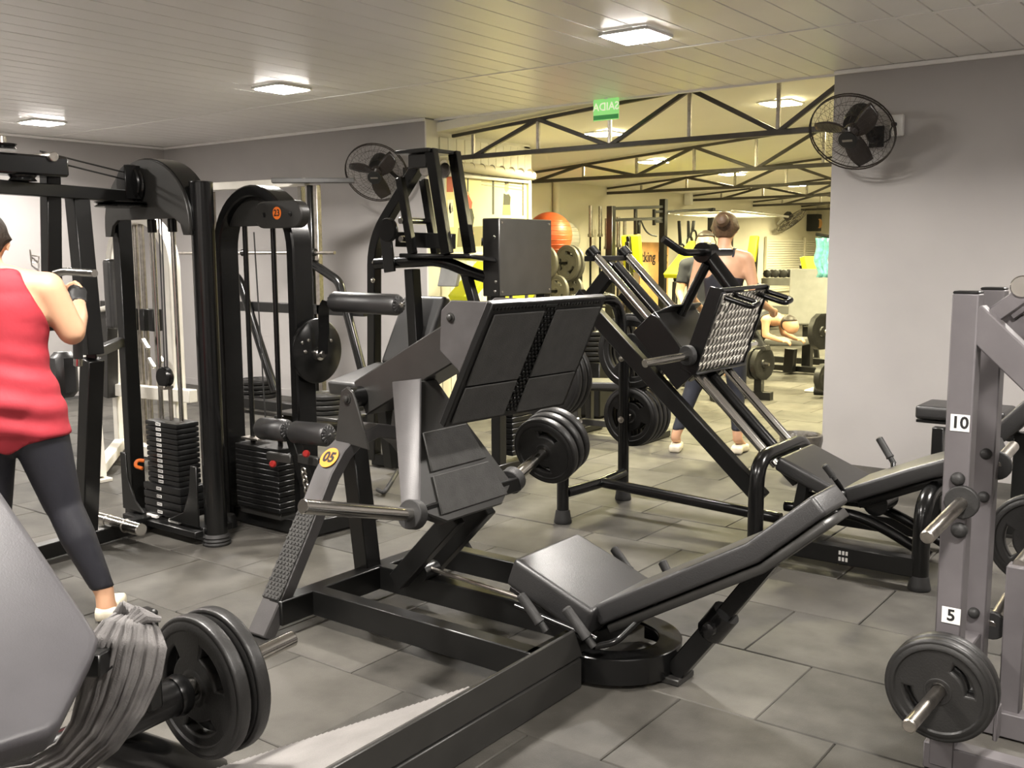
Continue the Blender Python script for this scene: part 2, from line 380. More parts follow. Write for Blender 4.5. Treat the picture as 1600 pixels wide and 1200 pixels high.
# ------------------------------------------------------------------ shared pieces: weight plates, grips, feet
def circ(r, n=48, cx=0, cy=0, a0=0): return [(cx+r*math.cos(a0+2*math.pi*i/n), cy+r*math.sin(a0+2*math.pi*i/n)) for i in range(n)]
def kidney(rm, hw_, a, span, n=9):
    out = [(( rm+hw_)*math.cos(a+span*(i/(n-1)-.5)), (rm+hw_)*math.sin(a+span*(i/(n-1)-.5))) for i in range(n)]
    inn = [((rm-hw_)*math.cos(a+span*(i/(n-1)-.5)), (rm-hw_)*math.sin(a+span*(i/(n-1)-.5))) for i in range(n)]
    return out+inn[::-1]
_pl = {}
def plate_mesh(R, T, slots=3, mt='plate', rot=1.2):
    k = (R, T, slots, mt)
    if k in _pl: return _pl[k]
    loops = [circ(R), circ(.026, 20)]
    for s in range(slots): loops.append(kidney(R*.59, R*.13, rot+2*math.pi*s/slots, 1.25))
    me = loops_mesh(loops, T*.5-.010, .008); me.materials.clear()
    bm = bmesh.new(); bm.from_mesh(me)
    mb = MB()                                    # raised rim and hub ring on both faces
    for sgn in (-1, 1):
        z = sgn*(T*.5-.004)
        for r0, r1, h in ((R*.82, R*.985, .007), (.03, R*.30, .005)):
            mb.ring([[V((r*math.cos(2*math.pi*j/40), r*math.sin(2*math.pi*j/40), zz)) for j in range(40)] for r, zz in ((r0, z), (r0+.006, z+sgn*h), (r1-.01, z+sgn*h), (r1, z))], cap=False)
    m2 = mb.mesh('x'); bm.from_mesh(m2); bpy.data.meshes.remove(m2)
    bmesh.ops.recalc_face_normals(bm, faces=bm.faces)
    bm.to_mesh(me); bm.free(); me.name = 'weight_plate'
    me.transform(Matrix.Rotation(math.pi/2, 4, 'X')); me.set_sharp_from_angle(angle=.7); me.materials.append(M[mt])
    me.polygons.foreach_set('use_smooth', [True]*len(me.polygons)); me.set_sharp_from_angle(angle=.7)
    _pl[k] = me; return me
def plate(loc, R, T, label, group, slots=3, rot=(0, 0, 0), mt='plate'):
    o = link('weight_plate', plate_mesh(R, T, slots, mt), None); o.location = loc; o.rotation_euler = rot
    return tag(o, label, 'weight plate', group)
def rubber_foot(par, x, y, r=.042, h=.06): LATHE(par, 'rubber_foot', 'rubber', (x, y, 0), (0, 0, 1), [(0, r), (.006, r+.003), (.02, r), (h-.01, r*.86), (h, r*.8)], 18)
def grip(par, p, q, r=.017):
    p, q = V(p), V(q); L = (q-p).length; pr = [(0, r*.6), (.006, r), (L*.7, r), (L*.72, r*1.12), (L*.76, r*1.12), (L*.78, r*.75), (L, r*.75)]
    return LATHE(par, 'grip', 'rubber', p, q-p, pr, 14)
def bolt(par, p, ax, r=.014, m='steel'):
    return LATHE(par, 'bolt', m, p, ax, [(0, r*1.5), (.003, r*1.5), (.004, r), (.012, r*.95), (.016, r*.5)], 10)
def roller(par, name, p, q, r, m='vinyl'):           # padded roller with gathered ends
    p, q = V(p), V(q); L = (q-p).length; a = (q-p).normalized()
    o = LATHE(par, name, m, p, a, [(0, r*.55), (.004, r*.85), (.018, r), (L-.018, r), (L-.004, r*.85), (L, r*.55)], 28)
    N = a.orthogonal().normalized(); Bn = a.cross(N)
    for e, c in ((-1, p), (1, q)):
        mb = MB()
        for k in range(14):
            d = N*math.cos(2*math.pi*k/14)+Bn*math.sin(2*math.pi*k/14)
            mb.beam(c+d*r*.18+a*e*.004, c+d*r*.80+a*e*-.002, .012*r/.05, .010, up=a)
        mb.lathe(c, a*e, [(-.004, r*.2), (.010, r*.2), (.014, r*.1)], 10)
        mb.build('end_gathers', m, o, .002)['kind'] = 'stuff'
    return o
def stitched_quad(par, name, m, p00, p10, p11, p01, th, bev=.004):
    n = (V(p10)-V(p00)).cross(V(p01)-V(p00)).normalized()*th
    return MB().prism([p00, p10, p11, p01], n).build(name, m, par, bev)
def lerp(a, b, t): return V(a)*(1-t)+V(b)*t
def bil(P, u, v): return lerp(lerp(P[0], P[1], u), lerp(P[3], P[2], u), v)
# ------------------------------------------------------------------ leg press / hack machine marked 05
YA = 3.05
A = thing('leg_press_machine', 'black and grey leg press machine marked 05 with tilted foot plate, centre of the room', 'gym machine', (-2.4, YA, 0))
BEAM(A, 'cross_beam', 'black2', (-3.03, 2.47, .10), (-3.03, 3.63, .10), .075, .10)
arch_n = [(2.415, .01), (2.538, .187), (2.663, .382), (2.79, .592), (2.86, .672), (2.93, .718), (3.05, .745)]
arch_p = [(-3.06, y, z) for y, z in arch_n]+[(-3.06, 2*YA-y, z) for y, z in arch_n[::-1][1:]]
arch = SWEEP(A, 'arch_leg', 'grey', arch_p, .105, .06, (1, 0, 0), .006)
def along(a, b, t): return (-3.06, a[0]+(b[0]-a[0])*t, a[1]+(b[1]-a[1])*t)
for sg in (0, 1):
    pts = [(-3.06, 2.500, .130), (-3.06, 2.538, .187), (-3.06, 2.663, .382), (-3.06, 2.705, .450)]
    nrm = V((0, -.84, .54))*.033
    if sg: pts = [(x, 2*YA-y, z) for x, y, z in pts]; nrm.y *= -1
    g = SWEEP(arch, 'step_grip', 'mat_rubber', [V(p)+nrm for p in pts], .100, .010, (1, 0, 0), .003)
    mb = MB()
    for i in range(22):
        for j in range(5):
            c = lerp(pts[0], pts[-1], (i+.5)/22)+nrm*1.16+V((-.04+.02*j+(.01 if i % 2 else 0), 0, 0))
            mb.obox(c, (.0055, 0, 0), V((0, .54*(1 if not sg else -1), .84))*.0045, nrm.normalized()*.003)
    s_ = mb.build('grip_studs', 'mat_rubber', arch); s_['kind'] = 'stuff'
    BOX(A, 'floor_plate', 'dgrey', (-3.06, 2.40 if not sg else 2*YA-2.40, .006), (.14, .11, .012), .003)
# round sticker 05
c = V((-3.06, 2.83, .640)); tdir = V((0, .66, .75)).normalized(); nn = V((0, -.75, .66)).normalized()
cs = c+nn*.0345
st = LATHE(A, 'number_sticker', 'orange2', cs, nn, [(0, .047), (.0012, .047)], 28)
text(st, 'number', '05', 'ink', cs+nn*.0018, (1, 0, 0), tdir, .064, .0004, .0028)
BEAM(A, 'centre_post', 'black2', (-3.06, 3.02, .06), (-3.09, 2.97, .72), .085, .085, up=(1, 0, 0))
for nm, Y in (('base_rail', 2.665), ('base_rail', YA), ('base_rail', 3.435)): BEAM(A, nm, 'black2', (-3.0, Y, .10), (-1.90, Y, .10), .065, .105)
BEAM(A, 'cross_beam', 'black2', (-1.90, 2.63, .10), (-1.90, 3.47, .10), .06, .105)
for Y in (2.95, 3.15): BEAM(A, 'strut', 'black2', (-2.82, Y, .14), (-2.50, Y, .47), .055, .08)
TUBE(A, 'adjuster_rod', 'steel', [(-2.72, YA-.03, .20), (-2.2, YA-.06, .18)], .009)
LATHE(A, 'adjuster_bracket', 'black2', (-2.72, YA-.07, .185), (0, 1, 0), [(0, .035), (.09, .035)], 12)
# lower tilted foot platform with its weight horns
def fp(y, t): return V((-2.43-.23*t, y, .53+.47*t))           # t: 0 bottom .. 1 top along the lean
pl_ = [fp(2.80, -.08), fp(3.14, -.08), fp(3.25, .06), fp(3.07, .80), fp(3.03, 1.0), fp(2.93, 1.0), fp(2.87, .80), fp(2.67, .06)]
PRISM(A, 'platform_body', 'dgrey', pl_, (-.05, 0, -.02), .006)
for k, (t0, t1) in enumerate(((.30, .60), (-.02, .27))):
    a0, a1 = 2.775+.055*(t0/.6), 2.775+.055*(t1/.6)
    q = [fp(a0, t0), fp(5.955-a0-.05*t0, t0), fp(5.955-a1-.05*t1, t1), fp(a1, t1)]
    PRISM(A, 'rubber_panel', 'mat_rubber', [p+V((.003, 0, .001)) for p in q], (.008, 0, .004), .003)
for sg in (0, 1):
    q = [V((-2.425, 2.652, .535)), V((-2.515, 2.652, .575)), V((-2.81, 2.925, .985)), V((-2.655, 2.925, 1.01))]
    th = V((0, .012, 0))
    if sg: q = [V((p.x-.03, 5.93-p.y, p.z)) for p in q]; th = -th
    PRISM(A, 'side_shield', 'grey', q, th, .003)
BEAM(A, 'horn_axle', 'black2', (-2.47, 2.66, .54), (-2.47, 3.31, .54), .06)
CYL(A, 'weight_horn', 'chrome', (-2.44, 2.64, .55), (-2.40, 2.08, .705), .0245)
CYL(A, 'weight_horn', 'chrome', (-2.49, 3.30, .545), (-2.53, 3.88, .715), .0255)
CYL(A, 'horn_stop', 'rubber', (-2.443, 2.66, .546), (-2.440, 2.615, .558), .055)
CYL(A, 'horn_stop', 'rubber', (-2.489, 3.29, .542), (-2.493, 3.335, .555), .055)
# lever with upper press plate
for Y, th in ((2.875, .014), (3.21, .014)):
    poly = [(-3.10, Y, .72), (-2.90, Y, .70), (-2.955, Y, .86), (-2.985, Y, .935), (-3.02, Y, .955), (-3.055, Y, .935), (-3.065, Y, .90)]
    b_ = PRISM(A, 'pivot_bracket', 'dgrey', poly, (0, th, 0), .004)
    bolt(b_, (-3.02, Y-(.001 if Y < 3 else -.015), .905), (0, -1 if Y < 3 else 1, 0), .015, 'dgrey')
CYL(A, 'pivot_shaft', 'black', (-3.02, 2.88, .905), (-3.02, 3.22, .905), .045)
BEAM(A, 'lever_arm', 'dgrey', (-3.03, YA, .895), (-2.46, YA, 1.19), .19, .155, bev=.006)
fpl = [V((-2.07, 2.65, 1.332)), V((-2.09, 3.41, 1.328)), V((-2.295, 3.41, .872)), V((-2.295, 2.65, .888))]
nf = (fpl[1]-fpl[0]).cross(fpl[3]-fpl[0]).normalized()
if nf.x < 0: nf = -nf
foot = PRISM(A, 'press_plate', 'black2', fpl, -nf*.028, .004)
for Y in (2.90, 3.17):
    q = [PY(697, 503, 2.90), PY(712, 490, 2.90), PY(752, 496, 2.90), PY(688, 650, 2.90), PY(706, 580, 2.90)]
    q = [V((-2.52, Y, 1.285)), V((-2.47, Y, 1.325)), V((-2.14, Y, 1.325)), V((-2.33, Y, .92)), V((-2.44, Y, 1.06)), V((-2.53, Y, 1.13))]
    g = PRISM(A, 'gusset_plate', 'grey', q, (0, .014, 0), .004); bolt(g, (-2.47, Y-.001, 1.26), (0, -1, 0), .013, 'dgrey')
PRISM(A, 'bridge_plate', 'dgrey', [(-2.46, 2.91, 1.315), (-2.13, 2.91, 1.318), (-2.13, 3.17, 1.318), (-2.46, 3.17, 1.315)], (0, 0, -.01), .003)
for i, (u0, u1) in enumerate(((.035, .44), (.54, .965))):
    for j, (v0, v1) in enumerate(((.08, .655), (.668, .97))):
        q = [bil(fpl, u0, v0), bil(fpl, u1, v0), bil(fpl, u1, v1), bil(fpl, u0, v1)]
        PRISM(foot, 'rubber_panel', 'mat_rubber', [p+nf*.0005 for p in q], nf*.007, .003)
mb = MB()
for i in range(28):
    for j in range(3):
        c = bil(fpl, .455+.03*j+(.015 if i % 2 else 0), .04+.93*i/28)
        mb.obox(c+nf*.002, (bil(fpl, .46, .5)-bil(fpl, .45, .5))*.8, (bil(fpl, .5, .51)-bil(fpl, .5, .5))*1.1, nf*.003)
for i in range(34):
    mb.obox(bil(fpl, .03+.94*i/34, .04)+nf*.002, (bil(fpl, .46, .5)-bil(fpl, .45, .5))*.9, (bil(fpl, .5, .51)-bil(fpl, .5, .5))*1.2, nf*.003)
o = mb.build('tread_studs', 'black', foot, .001); o['kind'] = 'stuff'
# seat, back pad and their stand
sd = V((.335, 0, -.125)).normalized(); sn = V((.35, 0, .937)).normalized()
PAD(A, 'seat_pad', 'vinyl', (-1.955, YA, .330), sd*.185, (0, .215, 0), sn*.115, .022)
PRISM(A, 'seat_board', 'black2', [V((-1.955, YA, .330))-sn*.118+sd*a+V((0, b, 0)) for a, b in ((-.17, -.2), (.17, -.2), (.17, .2), (-.17, .2))], -sn*.02, .003)
def back_loft(par, name, m, pts, hw_, dn, th, bev, cy):
    # pts: (x, z) along the length; hw_: half widths; slab hangs th below the surface, moved down by dn
    mb = MB(); rings = []
    for i, (x, z) in enumerate(pts):
        a = V(pts[i])-V(pts[i-1]) if i else V(pts[1])-V(pts[0]); b = V(pts[i+1])-V(pts[i]) if i < len(pts)-1 else a
        t = (a.normalized()+b.normalized()).normalized(); n = V((t.y, -t.x))       # pointing down
        k = 1/max(.5, a.normalized().dot(t))
        p0, p1 = V((x, z))+n*dn*k, V((x, z))+n*(dn+th)*k; w_ = hw_[i]
        rings.append([V((p0.x, cy-w_, p0.y)), V((p0.x, cy+w_, p0.y)), V((p1.x, cy+w_, p1.y)), V((p1.x, cy-w_, p1.y))])
    mb.ring(rings, True, False)
    return mb.build(name, m, par, bev, 3 if bev > .01 else 1, 60)
BP = [(-1.82, .262), (-1.26, .585), (-1.065, .760)]
back_loft(A, 'back_pad', 'vinyl', BP, [.175, .15, .105], 0, .072, .014, YA)
back_loft(A, 'back_plate', 'dgrey', [(-1.80, .272), (-1.262, .583), (-1.085, .742)], [.165, .14, .10], .078, .03, .003, YA)
BEAM(A, 'brace', 'black', (-1.23, YA, .50), (-1.43, YA, .22), .055, .055, up=(0, 1, 0))
BEAM(A, 'brace', 'black', (-1.40, YA, .26), (-1.57, YA, .03), .07, .07, up=(0, 1, 0))
LATHE(A, 'brace_sleeve', 'black', (-1.385, YA, .285), V((-.2, 0, -.28)), [(0, .05), (.1, .05), (.11, .044)], 18)
LATHE(A, 'lock_knob', 'black', (-1.41, YA-.04, .245), (0, -1, 0), [(0, .012), (.03, .012), (.032, .024), (.05, .022), (.055, .01)], 14)
BEAM(A, 'under_rail', 'black2', (-1.90, YA, .13), (-1.50, YA, .36), .09, .05)
arcp = [(-1.83+.255*math.sin(math.radians(a)), YA-.005-.245*math.cos(math.radians(a)), .065) for a in range(0, 181, 9)]
arcm = MB(); rg = []
for i, p in enumerate(arcp):
    d = (V(p)-V((-1.83, YA, .065))).normalized()
    rg.append([V(p)+d*x+V((0, 0, z)) for x, z in ((-.085, .045), (.0, .045), (.0, -.05), (-.012, -.05), (-.012, .033), (-.085, .033))])
arcm.ring(rg, True, False); arcm.build('base_arc', 'black', A, .003)
BOX(A, 'floor_plate', 'dgrey', (-1.575, YA, .012), (.09, .12, .024), .004)
for p, q in (((-2.03, 2.74, .305), (-1.93, 2.76, .185)), ((-1.85, 2.76, .288), (-1.745, 2.78, .165)), ((-2.02, 3.36, .325), (-1.91, 3.34, .225)), ((-1.80, 3.36, .31), (-1.74, 3.34, .24))): grip(A, p, q, .018)
TUBE(A, 'grip_link', 'black', [(-2.08, 2.78, .24), (-1.74, 2.79, .19)], .010)
TUBE(A, 'grip_link', 'black', [(-1.745, 2.78, .165), (-1.70, 2.85, .17), (-1.6, 2.95, .30)], .012, .03)
# plates on the far horn of 05
hd = V((-.04, .58, .17)).normalized()
for i in range(3):
    p = V((-2.49, 3.30, .545))+hd*(.30+.055*i)
    plate(p, .150, .042, ('front', 'middle', 'rear')[i]+' of the three black plates on the far horn of machine 05', 'plates on the far horn of machine 05', 2, (.28, 0, .06))
# ------------------------------------------------------------------ 45 degree leg press with tread plate sled
YC = 4.87
B = thing('leg_press_machine', 'black 45 degree leg press with chrome guide rods and silver tread plate sled', 'gym machine', (-2.1, YC, 0))
for y, h in ((4.54, .86), (5.20, .93)):
    TUBE(B, 'upright', 'black', [(-3.06, y, .03), (-3.06, y, h)], .034); rubber_foot(B, -3.06, y, .048, .075)
    bolt(B, (-3.06, y-.034, h-.06), (0, -1, 0), .012); bolt(B, (-3.06, y-.034, .50), (0, -1, 0), .014)
TUBE(B, 'rear_tie', 'black', [(-3.05, 4.56, .17), (-3.02, 4.86, .17), (-3.05, 5.18, .17)], .030, .05)
TUBE(B, 'floor_tube', 'black', [(-3.0, 4.87, .175), (-1.92, 4.87, .13)], .030)
TUBE(B, 'rear_hoop', 'black', [(-3.06, 4.54, .8), (-3.10, 4.54, 1.235), (-3.10, 5.20, 1.235), (-3.06, 5.20, .85)], .036, .16)
for Y in (4.62, 5.12): BEAM(B, 'rail_beam', 'black2', (-3.02, Y, 1.275), (-1.92, Y, .285), .055, .085)
for Y in (4.70, 5.04):
    CYL(B, 'guide_rod', 'chrome', (-2.965, Y, 1.495), (-1.885, Y, .445), .024)
    CYL(B, 'rod_cap', 'black', (-2.99, Y, 1.519), (-2.95, Y, 1.480), .036)
TUBE(B, 'centre_tube', 'black', [(-2.93, YC, 1.43), (-1.90, YC, .43)], .034)
BEAM(B, 'head_bracket', 'black2', (-2.98, 4.66, 1.47), (-2.98, 5.08, 1.47), .05, .03)
BEAM(B, 'head_strut', 'black2', (-2.93, YC, 1.43), (-3.09, YC, 1.25), .075, .055, up=(0, 1, 0))
# sled
tp = [V((-2.135, 4.585, 1.295)), V((-2.155, 5.16, 1.300)), V((-2.275, 5.16, .905)), V((-2.275, 4.585, .905))]
nt_ = (tp[1]-tp[0]).cross(tp[3]-tp[0]).normalized(); nt_ = nt_ if nt_.x > 0 else -nt_
sled = PRISM(B, 'foot_plate', 'aludark', tp, -nt_*.012, .002)
mb = MB(); ud, vd = (tp[1]-tp[0]).normalized(), (tp[3]-tp[0]).normalized()
for i in range(12):
    for j in range(9):
        c = bil(tp, (i+.5+(.25 if j % 2 else -.25))/12.6, (j+.5)/9)+nt_*.002; a = 2.05
        e1 = ud*math.cos(a)+vd*math.sin(a); e2 = nt_.cross(e1)
        mb.prism([c-e1*.028, c-e2*.014, c+e1*.028, c+e2*.014], nt_*.005)
o = mb.build('tread_relief', 'alu', sled); o['kind'] = 'stuff'
lo, hi = V((-2.31, 0, .86)), V((-2.17, 0, 1.31))
for Y, s in ((4.57, 1), (5.165, -1)):
    PRISM(B, 'plate_flange', 'black2', [(-2.135, Y, 1.32), (-2.205, Y, 1.335), (-2.36, Y, .91), (-2.275, Y, .885)], (0, .012*s, 0), .003)
BEAM(B, 'plate_top_edge', 'black2', (-2.145, 4.57, 1.315), (-2.165, 5.17, 1.32), .03, .02)
BEAM(B, 'plate_bottom_edge', 'black2', (-2.285, 4.57, .89), (-2.285, 5.17, .89), .04, .015)
s0, s1 = V((-2.60, 0, 1.15)), V((-2.335, 0, .86)); sdir = (s1-s0).normalized(); su = V((-sdir.z, 0, sdir.x)); su = su if su.z > 0 else -su
for Y in (4.625, 5.095):
    q = [s0-su*.10, s0+su*.05, s0+su*.07+sdir*.05, s1+su*.06, s1-su*.10]
    PRISM(B, 'sled_side', 'black2', [V((p.x, Y, p.z)) for p in q], (0, .02, 0), .003)
PRISM(B, 'sled_top', 'dgrey', [s0+su*.055+V((0, 4.64, 0)), s1+su*.055+V((0, 4.64, 0)), s1+su*.055+V((0, 5.10, 0)), s0+su*.055+V((0, 5.10, 0))], su*.012, .003)
for Y in (4.70, 5.04): CYL(B, 'bearing_housing', 'black', V((s0.x-.01, Y, s0.z+.0))+su*0, V((s1.x, Y, s1.z)), .045)
PRISM(B, 'sled_lip', 'black2', [s0+su*.05+V((0, 4.63, 0)), s0+su*.14+sdir*.02+V((0, 4.70, 0)), s0+su*.14+sdir*.02+V((0, 5.04, 0)), s0+su*.05+V((0, 5.11, 0))], sdir*.012, .003)
hub = V((-2.375, YC, 1.50))
TUBE(B, 'push_tube', 'black', [hub, V((-2.19, YC, 1.28))], .042)
CYL(B, 'push_hub', 'black', hub-V((0, .05, 0)), hub+V((0, .05, 0)), .055)
TUBE(B, 'shoulder_bar', 'black', [hub-V((0, .05, 0)), hub-V((.0, .26, 0)), hub-V((.06, .36, -.07))], .020, .04)
TUBE(B, 'shoulder_bar', 'black', [hub+V((0, .05, 0)), hub+V((.0, .30, 0))], .020)
TUBE(B, 'sled_strut', 'black', [hub-V((-.02, .03, .06)), V((-2.50, YC-.03, 1.17))], .026)
for sg, Y in ((-1, 4.56), (1, 5.18)):
    CYL(B, 'weight_horn', 'chrome', (-2.30, Y, .985), (-2.37, Y+sg*.34, .97), .021); CYL(B, 'horn_stop', 'rubber', (-2.30, Y, .985), (-2.31, Y+sg*.03, .985), .052)
for Y in (4.66, 5.09): TUBE(B, 'lock_handle', 'black', [(-2.15, Y-.05, 1.28), (-2.00, Y-.05, 1.235), (-2.0, Y+.05, 1.25), (-2.14, Y+.05, 1.29)], .014, .03)
# lower frame
for X, zt_, yy in ((-1.92, .50, (4.54, 5.20)), (-1.14, .42, (4.54, 5.20))):
    TUBE(B, 'floor_hoop', 'black', [(X, yy[0], .03), (X, yy[0], zt_), (X, yy[1], zt_), (X, yy[1], .03)], .038, .14, 14)
    for y in yy: rubber_foot(B, X, y, .048, .065)
for Y in (4.54, 5.20): 
    fb = BEAM(B, 'floor_beam', 'black2', (-1.90, Y, .10), (-1.16, Y, .10), .06, .085)
    if Y < 5:
        mb = MB()
        for i in range(6): mb.box((-1.49+.016*(i % 3), Y-.031, .085+.03*(i//3)), (.010, .003, .018))
        mb.build('maker_mark', 'white', fb)
for Y in (4.74, 5.0): TUBE(B, 'curved_tube', 'black', [(-1.85, Y, .235), (-1.50, Y, .245), (-1.36, Y, .20), (-1.15, Y, .10)], .026, .12)
sdb = V((.35, 0, -.145)).normalized(); snb = V((.383, 0, .924)).normalized()
PAD(B, 'seat_pad', 'vinyl', (-1.685, YC, .435), sdb*.18, (0, .225, 0), snb*.075, .022)
for Y in (4.70, 5.04): BEAM(B, 'seat_support', 'black2', (-1.74, Y, .38), (-1.78, Y, .14), .05)
back_loft(B, 'back_pad', 'vinyl', [(-1.55, .375), (-1.25, .515), (-.93, .645)], [.20, .20, .17], 0, .075, .018, YC)
back_loft(B, 'back_plate', 'black2', [(-1.53, .385), (-1.25, .515), (-.95, .635)], [.13, .13, .12], .078, .04, .003, YC)
BEAM(B, 'back_post', 'black2', (-1.14, YC, .46), (-1.14, YC, .40), .05)
CYL(B, 'pivot_drum', 'black', (-1.42, 4.78, .30), (-1.42, 4.96, .30), .06)
TUBE(B, 'grip_stem', 'black', [(-1.435, 5.10, .445), (-1.42, 5.06, .40), (-1.44, 4.98, .34)], .012, .03); TUBE(B, 'grip_stem', 'black', [(-1.56, 4.62, .43), (-1.54, 4.66, .38), (-1.56, 4.76, .33)], .012, .03)
grip(B, (-1.52, 5.13, .56), (-1.43, 5.10, .44), .018); grip(B, (-1.61, 4.60, .50), (-1.56, 4.62, .43), .016)
# plates parked on its rear uprights
GP = 'plates parked on the rear uprights of the 45 degree leg press'
BEAM(B, 'storage_pin', 'steel', (-3.06, 4.54, .83), (-3.06, 4.28, .85), .03); BEAM(B, 'storage_pin', 'steel', (-3.06, 5.20, .50), (-3.06, 5.52, .53), .03); BEAM(B, 'storage_pin', 'steel', (-3.06, 5.20, .90), (-3.06, 5.45, .92), .03)
for i in range(3): plate((-3.06, 4.475-.05*i, .835), .215, .042, ('inner', 'middle', 'outer')[i]+' black plate on the rear upright half hidden by the big press plate', GP)
for i in range(4): plate((-3.06, 5.285+.052*i, .505), .178, .044, ('first', 'second', 'third', 'fourth')[i]+' plate of the row low on the far upright above the floor tube', GP)
for i in range(2): plate((-3.06, 5.29+.05*i, .905), .225, .045, ('front', 'rear')[i]+' of the two large plates high on the far upright beside the chrome rods', GP)
# ------------------------------------------------------------------ cable column with weight stack (left)
Cm = thing('cable_machine', 'black cable machine with round arched head and numbered weight stack on the left', 'gym machine', (-4.66, 3.0, 0))
xc, yc = -4.665, 3.13
TUBE(Cm, 'round_post', 'black', [(-4.29, yc, .03), (-4.29, yc, 1.86)], .058, 0, 24)
LATHE(Cm, 'rubber_foot', 'rubber', (-4.29, yc, 0), (0, 0, 1), [(0, .070), (.012, .074), (.02, .066), (.028, .072), (.038, .064), (.046, .07), (.058, .06), (.065, .056)], 24)
LATHE(Cm, 'post_cap', 'black', (-4.29, yc, 1.858), (0, 0, 1), [(0, .06), (.006, .058), (.010, .03)], 24)
BEAM(Cm, 'square_post', 'black2', (-5.005, yc, .04), (-5.005, yc, 1.72), .085, .06)
hp = [(xc+.375*math.cos(a), 0, 1.655+.335*math.sin(a)) for a in [math.pi*i/22 for i in range(23)]]
poly = [(x, 3.05, z) for x, _, z in hp]+[(xc-.375, 3.05, 1.60), (xc-.32, 3.05, 1.60), (xc-.30, 3.05, 1.655), (xc-.25, 3.05, 1.685), (xc+.25, 3.05, 1.685), (xc+.30, 3.05, 1.655), (xc+.32, 3.05, 1.60), (xc+.375, 3.05, 1.60)]
head = PRISM(Cm, 'arched_head', 'dgrey', poly, (0, .02, 0), .003)
SWEEP(Cm, 'head_rim', 'black', [(xc+.375, 3.13, 1.62)]+[(x, 3.13, z) for x, _, z in hp]+[(xc-.375, 3.13, 1.62)], .13, .012, (0, 1, 0), .002)
LATHE(head, 'pulley', 'black', (xc-.05, 3.03, 1.865), (0, -1, 0), [(0, .095), (.008, .10), (.02, .085), (.032, .10), (.04, .095), (.045, .03)], 28)
BOX(head, 'pulley_bracket', 'black', (xc+.01, 2.985, 1.87), (.012, .09, .17), .003)
LATHE(head, 'flat_pulley', 'black', (xc-.05, 2.95, 1.745), (0, 0, 1), [(0, .125), (.006, .13), (.014, .11), (.022, .13), (.028, .125)], 32)
for s in (-1, 1):
    x = xc+.09*s
    TUBE(Cm, 'guide_rod', 'chrome', [(x, yc+.02, .10), (x, yc+.02, 1.66)], .013)
    CYL(Cm, 'rod_bush', 'black', (x, yc+.02, 1.62), (x, yc+.02, 1.69), .024)
lowm = MB().box((0, 0, 0), (.335, .17, .041)).mesh('weight_stack_plate', bev=.010, seg=2); lowm.materials.append(M['iron'])
upm = MB().box((0, 0, 0), (.285, .14, .0265)).mesh('weight_stack_plate', bev=.009, seg=2); upm.materials.append(M['iron'])
stk = MB().box((0, 0, 0), (.042, .002, .016)).mesh('number_sticker'); stk.materials.append(M['white'])
dig = MB()
for a in (-.012, .0, .012): dig.box((a, 0, .001), (.006, .001, .009))
digm = dig.mesh('number_print'); digm.materials.append(M['ink'])
def off_link(name, me, par, loc):
    o = link(name, me, None, par); o.location = V(loc)-OFF[par.name] ; return o
z = .105
for i in range(16):
    h = .043 if i < 4 else .0285
    p_ = off_link('weight_stack_plate', lowm if i < 4 else upm, Cm, (xc, yc+.02, z+h/2))
    s_ = link('number_sticker', stk, None, p_); s_.location = (-.02, -.0865 if i < 4 else -.0715, 0)
    d_ = link('number_print', digm, None, p_); d_.location = (-.02, -.0879 if i < 4 else -.0729, 0)
    z += h
for x in (-.1, .1): BOX(Cm, 'stack_rest', 'white', (xc+x, yc-.04, .092), (.09, .06, .018), .003)
TUBE(Cm, 'selector_pin', 'orange', [(xc-.13, yc-.075, .395), (xc-.16, yc-.10, .40), (xc-.15, yc-.12, .37), (xc-.11, yc-.10, .36)], .010, .02)
TUBE(Cm, 'lift_rod', 'steel', [(xc, yc+.02, .62), (xc, yc+.02, .80)], .012)
LATHE(Cm, 'travel_pulley', 'black', (xc, yc-.03, .855), (0, 1, 0), [(0, .05), (.01, .056), (.022, .044), (.034, .056), (.044, .05)], 24)
BOX(Cm, 'pulley_yoke', 'steel', (xc, yc-.005, .80), (.05, .06, .02), .003)
for s in (-.012, .012): TUBE(Cm, 'cable', 'cable', [(xc+s, yc, .86), (xc+s, yc+.01, 1.70)], .0035, 0, 6)
BOX(Cm, 'base_plate', 'black2', (xc, yc+.02, .06), (.66, .24, .035), .004)
BEAM(Cm, 'base_beam', 'black2', (-5.05, yc-.02, .055), (-4.33, yc-.02, .055), .06, .075)
PRISM(Cm, 'corner_gusset', 'black2', [(-4.33, 3.05, .10), (-4.33, 3.05, .42), (-4.38, 3.05, .42), (-4.40, 3.05, .28), (-4.46, 3.05, .16), (-4.60, 3.05, .10)], (0, .012, 0), .003)
PRISM(Cm, 'corner_gusset', 'black2', [(-5.02, 3.05, .10), (-5.02, 3.05, .42), (-4.97, 3.05, .42), (-4.96, 3.05, .28), (-4.90, 3.05, .16), (-4.82, 3.05, .10)], (0, .012, 0), .003)
BEAM(Cm, 'base_beam', 'black2', (-4.80, 3.08, .055), (-4.72, 2.30, .055), .07, .075)
ft = CYL(Cm, 'foot_roller', 'chrome', (-4.96, 2.83, .11), (-4.50, 2.83, .11), .034)
for x in (-4.80, -4.64): CYL(ft, 'roller_band', 'steel', (x, 2.83, .11), (x+.012, 2.83, .11), .037)
